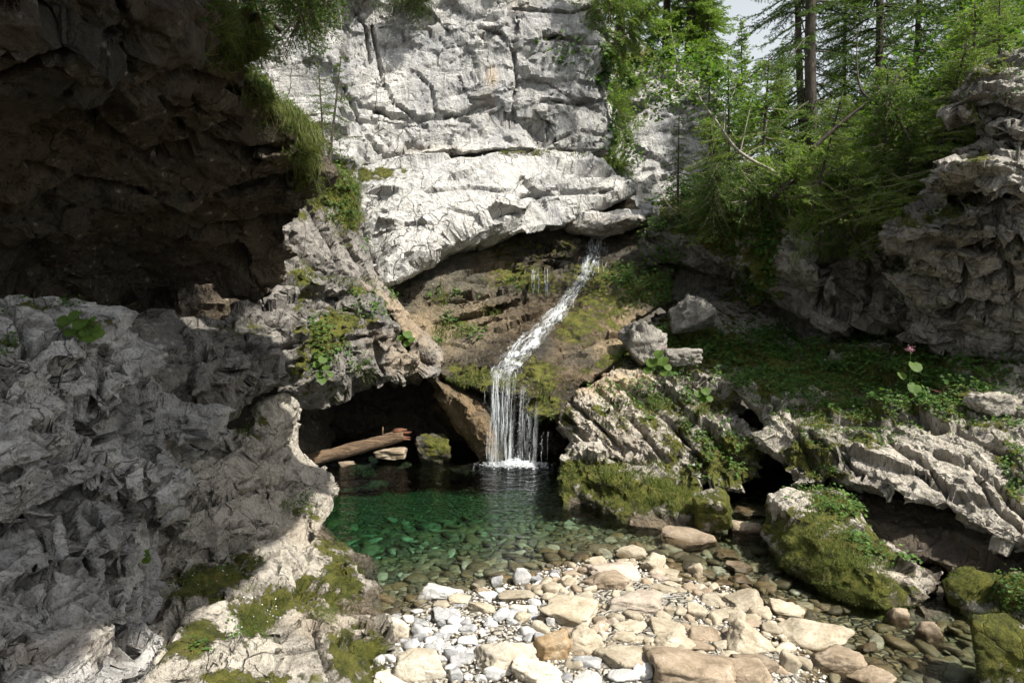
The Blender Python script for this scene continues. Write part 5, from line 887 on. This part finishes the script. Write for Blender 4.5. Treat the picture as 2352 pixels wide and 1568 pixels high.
TL += [
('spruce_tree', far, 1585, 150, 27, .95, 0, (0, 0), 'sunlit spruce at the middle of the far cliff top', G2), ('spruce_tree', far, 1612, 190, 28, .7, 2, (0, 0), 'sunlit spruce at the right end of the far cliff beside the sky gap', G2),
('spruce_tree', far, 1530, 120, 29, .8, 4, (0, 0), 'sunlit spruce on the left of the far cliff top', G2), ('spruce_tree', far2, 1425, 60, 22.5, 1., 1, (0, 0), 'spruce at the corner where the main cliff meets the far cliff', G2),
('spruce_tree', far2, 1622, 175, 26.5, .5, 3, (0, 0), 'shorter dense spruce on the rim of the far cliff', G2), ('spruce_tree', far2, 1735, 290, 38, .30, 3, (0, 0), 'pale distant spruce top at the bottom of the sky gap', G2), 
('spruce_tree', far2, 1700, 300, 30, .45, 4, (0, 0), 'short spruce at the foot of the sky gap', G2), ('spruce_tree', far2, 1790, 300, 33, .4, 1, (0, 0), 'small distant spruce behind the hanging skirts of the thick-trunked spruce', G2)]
for nm, pr, x, y, Y, sc, rz, ln_, lb, g_ in TL: place(nm, pr, P(x, y, Y), sc, rz, ln_, lb, 'tree', g_)
G3 = 'spruce shrubs clinging to the cliff'
for pr, x, y, sc, rz, ln_, lb in [
 (shrub, 1400, 110, .9, 1, (R(55), 0), 'topmost spruce shrub hanging on the right edge of the cliff'), (shrub, 1432, 190, .9, 2, (R(60), R(10)), 'second spruce shrub from the top on the right edge of the cliff'),
 (shrub, 1412, 255, 1.0, 3, (R(65), 0), 'dense spruce shrub halfway down the right edge of the cliff'), (shrub, 1440, 320, .95, 4, (R(60), R(-10)), 'spruce shrub above the right end of the fallen slab'),
 (shrub, 1425, 372, .9, 5, (R(75), 0), 'lowest spruce shrub, drooping over the right end of the fallen slab'), (shrub, 1395, 20, 1.1, 6, (R(50), 0), 'spruce shrub at the top edge of the picture beside the cliff corner'),
 (dshrub, 935, 15, .85, 7, (R(70), 0), 'dark green spruce shrub growing out of the top of the cliff')]:
    l_, n_ = hit(x, y); place('spruce_shrub', pr, l_, sc, rz, ln_, lb, 'shrub', G3)
place('spruce_shrub', dshrub, P(640, -40, 9.6), 1.0, 1, (R(60), R(20)), 'dark spruce shrub at the top above the grassy overhang edge', 'shrub', G3)
place('spruce_shrub', dshrub, P(690, 40, 10.2), .85, 3, (R(60), R(30)), 'dark spruce branches hanging between the overhang and the cliff', 'shrub', G3)
place('spruce_shrub', dshrub, P(610, 40, 9.2), .8, 5, (R(50), R(10)), 'dark spruce shrub behind the grass of the overhang', 'shrub', G3)
place('spruce_shrub', thin, P(742, 350, 13.5), .55, 2, (0, R(8)), 'thin feathery spruce standing between the overhang and the cliff', 'shrub', G3)
place('spruce_shrub', thin, P(760, 400, 14), .75, 4, (0, R(-6)), 'second feathery spruce at the grassy foot of the cliff', 'shrub', G3)
for x, y, Y, sc, rz, lx, ly, pr, lb in [(1720, 470, 14.6, 1.0, 1, 60, 10, dshrub, 'dark spruce bough hanging over the shaded hollow right of the cascade'), (1800, 430, 13.8, 1.0, 2, 55, -10, shrub, 'green spruce bough left of the pale knob of the hanging rock'),
 (1945, 470, 13.0, 1.1, 3, 60, 5, shrub, 'green spruce bough drooping right of the pale knob of the hanging rock'), (2050, 455, 12.6, 1.0, 4, 65, -8, dshrub, 'dark spruce bough drooping between the two overhanging crags'), (2140, 400, 12.8, 1.1, 5, 50, 12, dshrub, 'dark spruce bough behind the largest bright green spruce'), (1640, 500, 15.4, .9, 6, 60, 0, dshrub, 'dark spruce bough at the brink above the herb patch beside the cascade')]:
    place('spruce_shrub', pr, P(x, y, Y), sc, rz, (R(lx), R(ly)), lb, 'shrub', 'spruce boughs hanging over the right bank')
place('spruce_shrub', dshrub, P(1880, 560, 13.2), .45, 2, (R(100), 0), 'drooping spruce branch hanging in front of the pale hanging rock', 'shrub', G3)
# saplings and bare stems ----------------------------------------------------------
def leafy(name, base, stems, n, size, label, cat, mat='leaf2', spread=.25, stem_mat='palebark', rad=.02, group=None, per=None):
    o = link(name, None, loc=base); tag(o, label, cat, group); b0 = Vector(base); mb, ml = MB(), MB(); L = []
    for k, st in enumerate(stems):
        pts = spline([Vector(p)-b0 for p in st], 24); tube(mb, pts, np.linspace(rad*(1 if k == 0 else .55), .004, 24), 6)
        L.append(np.array([tuple(p) for p in pts]))
    link('stem', mb.mesh('stem', M[stem_mat], True), o)
    if n:
        for pts in L:
            m = n//len(L); ii_ = rg.randint(8, 24, m); c = pts[ii_]; cl = rg.normal(size=(m//6+1, 3))*spread; c = c+cl[rg.randint(0, len(cl), m)]+rg.normal(size=(m, 3))*spread*.28
            nn = rg.normal(size=(m, 3))*.5+[0, -.3, .9]; leaves(ml, c, nn, size*rg.uniform(.6, 1.2, m))
        link('foliage', ml.mesh('foliage', M[mat]), o)
    return o
leafy('sapling', P(1785, 398, 14.3), [[P(1785, 398, 14.3), P(1700, 350, 14.2), P(1650, 285, 14.2), P(1607, 225, 14.3), P(1596, 185, 14.4), P(1560, 150, 14.5), P(1540, 60, 14.6)], [P(1662, 300, 14.2), P(1668, 250, 14.2), P(1690, 190, 14.2), P(1662, 130, 14.2)], [P(1600, 215, 14.3), P(1570, 210, 14.2), P(1530, 215, 14), P(1510, 205, 14)], [P(1596, 185, 14.3), P(1570, 190, 14), P(1540, 170, 14)], [P(1700, 350, 14.2), P(1720, 260, 14.2), P(1728, 230, 14.2)]], 1300, .085, 'bent pale-barked sapling arching in front of the white far cliff', 'tree', rad=.033)
leafy('bare_stem', P(1862, 345, 12.6), [[P(1862, 345, 12.6), P(1930, 285, 12.5), P(2000, 230, 12.4), P(2060, 190, 12.3), P(2108, 148, 12.2)], [P(2000, 230, 12.4), P(1975, 200, 12.4), P(1968, 130, 12.5), P(1972, 60, 12.6)], [P(2040, 205, 12.3), P(2070, 165, 12.3), P(2085, 135, 12.3)]], 0, 0, 'dark bent bare stem rising to the right from the foot of the thick-trunked spruce', 'dead tree', stem_mat='bark', rad=.045)
leafy('bare_stem', P(1568, 497, 16.5), [[P(1568, 497, 16.5), P(1535, 470, 16.4), P(1512, 425, 16.4), P(1500, 390, 16.4)]], 0, 0, 'thin pale bare stem curving up beside the lower end of the fallen slab', 'dead tree', rad=.018)
leafy('bare_stem', P(782, 110, 18), [[P(776, -60, 18.2), P(780, 20, 18), P(784, 50, 17.9), P(783, 95, 17.9)]], 0, 0, 'bare white root hanging down the top left of the cliff', 'root', rad=.03)
def bush(x, y, Y, w_, h_, n, label, size=.09, mat='leaf2', seed=0, cat='shrub', group=None):
    s = Y/F; rs_ = random.Random(seed); base = P(x, y+h_*.5, Y); st = []
    for k in range(7):
        tx, tz = rs_.uniform(-.5, .5)*w_*s, rs_.uniform(.3, 1)*h_*s; ty = rs_.uniform(-.4, .4)*w_*s; st.append([base, base+Vector((tx*.35, ty*.3, tz*.5)), base+Vector((tx*.8, ty*.8, tz*.85)), base+Vector((tx*1.1, ty, tz))])
    return leafy('leafy_shrub', base, st, n, size, label, cat, mat, spread=min(w_, h_)*s*.16, stem_mat='twig', rad=.014, group=group)
GB = 'broad-leaved bushes at the upper right'
for i, (x, y, Y, w_, h_, n, lb) in enumerate([
 (2120, 250, 15, 180, 200, 1500, 'shaded green bush right of the bent bare stem'), (2200, 190, 14.5, 200, 200, 2000, 'bright green broad-leaved bush left of the highest crag'), (2290, 90, 14, 200, 180, 2000, 'leafy bush in the upper right corner above the highest crag'),
 (2190, 300, 13.6, 130, 130, 1100, 'broad-leaved bush between the bright spruces and the highest crag'), (2060, 300, 15.2, 160, 120, 1100, 'low shaded bush under the bent bare stem'), (2250, 20, 16, 220, 160, 1600, 'translucent leafy crown at the top edge near the right corner'),
 (1610, 150, 15.5, 90, 110, 500, 'loose green bush behind the bent pale sapling'), (1690, 300, 20, 150, 90, 1000, 'sunlit bush at the right end of the far cliff'), (1760, 260, 24, 140, 80, 900, 'pale sunlit bush at the foot of the sky gap'), (2340, 230, 12, 60, 60, 300, 'sprig of green leaves on the highest crag')]):
    bush(x, y, Y, w_, h_, n, lb, .10 if Y > 14 else .085, 'leaf2', i+3, group=GB)
# single plants ----------------------------------------------------------------------
def plant(name, x, y, Y, leafs, label, size, flowers=None, stem=.3, Ymin=0):
    base = P(x, y, Y) if Y else hit(x, y, Ymin)[0]; o = link(name, None, loc=base); tag(o, label, 'plant'); s = base.y/F; mb = MB()
    for k, (dx, dy) in enumerate(leafs):
        e = Vector((dx*s, -.04-.02*(k % 3), -dy*s)); tube(mb, spline([(0, 0, 0), e*.5+Vector((0, 0, .02)), e], 8), .004, 5)
    link('stem', mb.mesh('stem', M['leaf'], True), o)
    for k, (dx, dy) in enumerate(leafs):
        m2 = MB(); e = np.array([dx*s, -.04-.02*(k % 3), -dy*s]); nn = unit(np.array([rg.normal()*.3, -.75, .75])); a = unit(np.cross(nn, [rg.normal()*.3, .3, 1])); b_2 = np.cross(nn, a); c = 16; r_ = size*rg.uniform(.7, 1.1)
        an = np.arange(c)/c*2*math.pi; rr = r_*(1-.35*np.exp(-((an-math.pi*1.5)/.35)**2)+.04*np.cos(an*7)); V = e+np.cos(an)[:, None]*a*rr[:, None]+np.sin(an)[:, None]*b_2*rr[:, None]*1.05+nn*(np.cos(an*2)[:, None]*.12*r_)
        m2.add(np.concatenate([V, [e]]), [(i, (i+1) % c, c) for i in range(c)]); link('leaf', m2.mesh('leaf', M['leaf2']), o)
    if flowers:
        mf = MB(); top = Vector(flowers[0])*s; mb = MB(); top = Vector((flowers[0][0]*s, 0, -flowers[0][1]*s)); tube(mb, spline([(0, 0, 0), top*.6+Vector((.01, 0, 0)), top], 8), .004, 5); link('flower_stalk', mb.mesh('flower_stalk', M['leaf'], True), o)
        q = np.array(top)+rg.normal(size=(60, 3))*[.03, .03, .02]; leaves(mf, q, rg.normal(size=(60, 3)), .014); link('flower_head', mf.mesh('flower_head', M[flowers[1]]), o)
    return o
plant('leafy_plant', 185, 745, 3.95, [(-22, -12), (4, -24), (20, -5), (36, -8), (50, 6), (30, 16), (8, 8), (-8, 14), (44, 24), (15, 26), (-30, 2), (60, 18)], 'round-leaved plant on top of the near left rock', .042)
plant('leafy_plant', 2088, 900, 9.6, [(-22, -40), (6, -12), (4, -62)], 'tall pink-flowered plant with large round leaves on the right terrace', .085, ((-2, -100), 'pink_petal'))
plant('leafy_plant', 1510, 850, 12.3, [(-14, -20), (10, -24), (0, -40), (22, -8), (-24, 0), (12, 4)], 'pink-flowered plant at the foot of the left grey boulder', .10, ((12, -52), 'pink_petal'))
plant('leafy_plant', 345, 1280, 4.05, [(-14, -14), (2, -22), (12, -6), (-4, 0)], 'tiny green plant in the crack between the near rock and the bank', .022)
plant('leafy_plant', 1612, 910, 11.4, [(-10, -8), (6, -14), (14, 2), (0, 4)], 'single small plant with round leaves on the striped bank rock', .075)
plant('leafy_plant', 742, 850, 11.2, [(-14, -14), (2, -26), (10, -8), (18, 8), (-6, 8), (0, 20)], 'blue-green round-leaved plant on the ravine rocks above the cave', .07)
plant('leafy_plant', 935, 780, 12.9, [(-12, -6), (2, -14), (12, -2), (0, 8)], 'small dark green plant where the ravine rocks meet the cascade', .09)
# ground cover -----------------------------------------------------------------------
mg_, ml_ = MB(), MB()
def grass(names, blobs, n, L_, w_=.0035, droop=.6, up=None, out=.5, seed=1, cl=True):
    Pp, N = on_mass(names, blobs, n, True, up, seed)
    if len(Pp) == 0: return
    if cl: Pp, N = clumped(Pp, N, 1, seed)
    n = len(Pp); d = N*out+np.array([0, 0, 1.])+rg.normal(size=(n, 3))*.35; sc = np.maximum(Pp[:, 1]/9, .5); blades(mg_, Pp, d, L_*rg.uniform(.4, 1.2, n), w_*sc, droop)
def herbs(names, blobs, n, size, lift=.04, up=None, seed=2, cl=True, mb=None):
    Pp, N = on_mass(names, blobs, n, True, up, seed)
    if len(Pp) == 0: return
    if cl: Pp, N = clumped(Pp, N, 1, seed)
    n = len(Pp); Pp = Pp+(N*.5+[0, 0, .7])*rg.uniform(0, lift, n)[:, None]*2; nn = N*.5+np.array([0, -.2, .9])+rg.normal(size=(n, 3))*.4; leaves(mb or ml_, Pp, nn, size*rg.uniform(.5, 1.3, n))
OV = ['overhang']
grass(OV, [(560, 40, 60, 110), (600, 140, 70, 60), (640, 210, 70, 60), (690, 290, 34, 70), (715, 360, 14, 50)], 7000, .27, .003, 1.5, None, 1.0, 3, True)
grass(OV, [(660, 230, 40, 60), (700, 290, 24, 50)], 1300, .36, .003, 1.1, None, 1.0, 4, True)
herbs(OV, [(540, 10, 60, 70), (580, 100, 60, 60), (650, 210, 50, 40)], 2500, .05, .06, None, 5)
grass(['gorge_wall', 'fallen_slab'], [(765, 420, 50, 46), (790, 500, 26, 46), (750, 380, 40, 30)], 5000, .3, .003, .9, None, 1.0, 6, True)
herbs(['gorge_wall'], [(755, 425, 50, 36), (790, 480, 30, 50), (735, 390, 20, 30), (850, 545, 16, 24)], 1800, .07, .08, None, 7)
grass(['ravine_rock', 'gorge_wall'], [(690, 650, 16, 40), (830, 850, 14, 24), (780, 650, 60, 10)], 1800, .22, .003, .8, None, .9, 8)
herbs(['ravine_rock', 'gorge_wall'], [(730, 770, 40, 36, 1, 40), (760, 820, 60, 30), (830, 715, 40, 20), (860, 680, 50, 10), (740, 840, 30, 20)], 2200, .055, .05, None, 9)
grass(['cascade_rock'], [(1015, 690, 22, 24), (1050, 760, 30, 14), (1120, 715, 20, 10), (1420, 655, 40, 30), (1470, 680, 70, 24), (1400, 700, 20, 30), (1010, 770, 16, 20)], 3600, .2, .004, .7, None, .8, 10)
grass(['cascade_rock'], [(1235, 930, 28, 40), (1110, 880, 60, 16), (1270, 960, 20, 10)], 3000, .16, .004, 1.8, None, .6, 11)
herbs(['cascade_rock'], [(1050, 680, 46, 14), (1080, 770, 30, 10), (1030, 730, 20, 20), (1440, 640, 40, 22), (1500, 670, 60, 36), (1010, 800, 20, 14), (1180, 660, 14, 8)], 2600, .07, .06, None, 12)
herbs(['bank_rock', 'cascade_rock', 'hollow_wall'], [(1530, 650, 70, 40), (1480, 670, 60, 24), (1600, 800, 120, 34), (1700, 810, 120, 34), (1530, 850, 30, 24), (1740, 780, 100, 22)], 7500, .075, .09, None, 13)
herbs(['rock_terrace', 'bank_rock'], [(1800, 800, 160, 26), (1850, 845, 160, 26), (1960, 800, 140, 24), (2080, 860, 180, 40), (1700, 880, 60, 22), (2200, 830, 120, 20)], 11000, .065, .08, .2, 14)
herbs(['rock_terrace'], [(1850, 880, 180, 40), (2150, 900, 200, 40), (2010, 900, 160, 40)], 6000, .05, .05, .1, 45)
herbs(['rock_terrace'], [(1900, 920, 160, 40), (2080, 940, 160, 40), (2200, 920, 80, 50), (1950, 1000, 130, 20), (1880, 1060, 40, 24), (2300, 980, 60, 20), (2330, 1060, 30, 60)], 6000, .04, .03, .1, 15)
grass(['rock_terrace'], [(1900, 960, 160, 60), (2080, 960, 160, 40), (1880, 1050, 40, 30), (1790, 930, 40, 30), (2260, 1050, 60, 40)], 4200, .13, .0035, .8, 0., .6, 16)
grass(['bank_rock'], [(1490, 920, 40, 22), (1600, 960, 20, 14), (1400, 830, 40, 10), (1450, 960, 30, 10)], 1700, .2, .0035, .9, None, .7, 17)
herbs(['bank_rock'], [(1450, 900, 60, 20), (1560, 900, 80, 20), (1640, 1000, 60, 40), (1400, 960, 40, 20)], 2200, .05, .04, .1, 46)
herbs(['bank_rock'], [(1480, 940, 40, 20), (1650, 1060, 50, 40), (1620, 920, 20, 10), (1700, 900, 30, 20)], 1500, .05, .04, None, 18)
grass(['mossy_ledge'], [(1500, 1110, 70, 26), (1540, 1140, 60, 26), (1400, 1090, 40, 16)], 4200, .14, .0035, .6, 0., .3, 19)
grass(['mossy_block'], [(1900, 1170, 60, 40), (1950, 1230, 50, 40), (1990, 1290, 60, 20)], 4800, .16, .003, .8, 0., .4, 20)
herbs(['mossy_block'], [(1880, 1140, 50, 18), (1930, 1170, 50, 24), (1990, 1260, 40, 20, 1, 30), (2050, 1280, 40, 14, 1, 30)], 1700, .05, .05, None, 21)
herbs(['hanging_rock', 'hillside'], [(1560, 530, 80, 34), (1640, 500, 90, 46), (1720, 560, 60, 60), (1740, 650, 30, 60), (1690, 640, 20, 20), (1900, 480, 100, 20), (2000, 520, 60, 20), (1540, 600, 40, 26), (2080, 660, 20, 60)], 12000, .09, .14, None, 22)
herbs(['hillside'], [(1650, 440, 160, 60), (1900, 430, 260, 70), (2200, 330, 200, 110), (2050, 400, 300, 100)], 22000, .12, .25, None, 23, False)
grass(['hillside', 'hanging_rock'], [(1560, 490, 90, 30), (1700, 500, 60, 30), (1800, 450, 80, 20)], 3000, .35, .005, .8, None, .6, 24)
herbs(['right_crag'], [(2160, 490, 50, 10), (2250, 375, 80, 10, 1, -15), (2230, 480, 20, 16), (2290, 170, 50, 12), (2320, 230, 30, 20), (2230, 250, 14, 20), (2320, 560, 30, 10)], 1400, .045, .05, None, 25)
grass(['right_crag'], [(2120, 510, 40, 12), (2195, 465, 30, 16), (2270, 160, 60, 14)], 1500, .2, .003, .9, None, .8, 26)
herbs(['far_cliff', 'cliff'], [(1500, 130, 160, 30), (1430, 180, 50, 60), (1560, 150, 90, 30), (1420, 330, 30, 60), (1600, 490, 80, 20), (1640, 200, 40, 60)], 6000, .13, .2, None, 27)
grass(['cliff', 'fallen_slab'], [(1230, 352, 60, 8), (870, 385, 40, 8), (1340, 358, 60, 6)], 700, .2, .004, .8, None, .8, 28)
grass(['left_bank'], [(590, 1440, 34, 30, 1, -50), (600, 1500, 30, 20), (660, 1165, 16, 12), (740, 1420, 30, 20), (570, 1350, 60, 14)], 2600, .12, .0018, .8, None, .6, 29)
herbs(['left_bank'], [(460, 1320, 60, 24), (560, 1360, 60, 16), (560, 980, 20, 20), (560, 1460, 30, 30), (700, 1150, 20, 20), (450, 1490, 20, 20), (570, 1040, 20, 14)], 1800, .022, .015, None, 30)
grass(['left_bank'], [(860, 1510, 30, 44), (840, 1560, 50, 30), (800, 1320, 24, 50), (790, 1390, 30, 16)], 9000, .035, .0022, .6, None, .9, 31)
herbs(['near_rock'], [(100, 698, 50, 6), (150, 700, 30, 8), (15, 800, 20, 20), (235, 1115, 14, 10), (20, 720, 14, 10)], 900, .018, .015, None, 32)
for nm in list(MASS):
    if nm.startswith('z') and ('moss' in nm): grass([nm], [(2300, 1480, 140, 110), (2230, 1350, 80, 50), (1634, 1180, 70, 50), (2345, 1370, 60, 50)], 2600, .03, .002, .6, None, .9, 33); 
herbs(['zmossy rock with green herbs at the right edge of the picture'], [(2345, 1370, 60, 50)], 700, .035, .05, None, 34)
grass(['mossy_block', 'mossy_ledge', 'rock_terrace'], [(1900, 1310, 110, 60), (1960, 1370, 100, 26), (1330, 1100, 50, 40), (1480, 1150, 90, 26), (1860, 1240, 60, 40)], 26000, .035, .0024, .7, None, .9, 35, False)
tag(link('grass', mg_.mesh('grass', M['grass'])), kind='stuff'); tag(link('ground_cover', ml_.mesh('ground_cover', M['leaf'])), kind='stuff')
mf = MB(); Pp, N = on_mass(['left_bank'], [(500, 1330, 90, 24, 1, -15), (600, 1400, 60, 40)], 50, True, None, 40)
leaves(mf, Pp+N*.03, N+[0, -.3, .5], .011); tag(link('small_flowers', mf.mesh('small_flowers', M['white_petal'])), kind='stuff')
# dead twigs on the terrace
mb = MB(); b0, _ = hit(2165, 905); rr = random.Random(2)
for i in range(16):
    d_ = Vector((rr.uniform(-1, 1), rr.uniform(-.5, .2), rr.uniform(.05, .9))); tube(mb, spline([(0, 0, 0), d_*.12, d_*.26+Vector((rr.uniform(-.08, .08), 0, -.02))], 7), .004, 4)
tag(link('dead_twigs', mb.mesh('dead_twigs', M['endwood']), loc=b0), 'reddish brown tangle of dead twigs on the right terrace', 'twigs')
WATER.hide_viewport = False
print('total', round(time.time()-T0, 1), sum(len(o.data.polygons) for o in D.objects if o.type == 'MESH'))
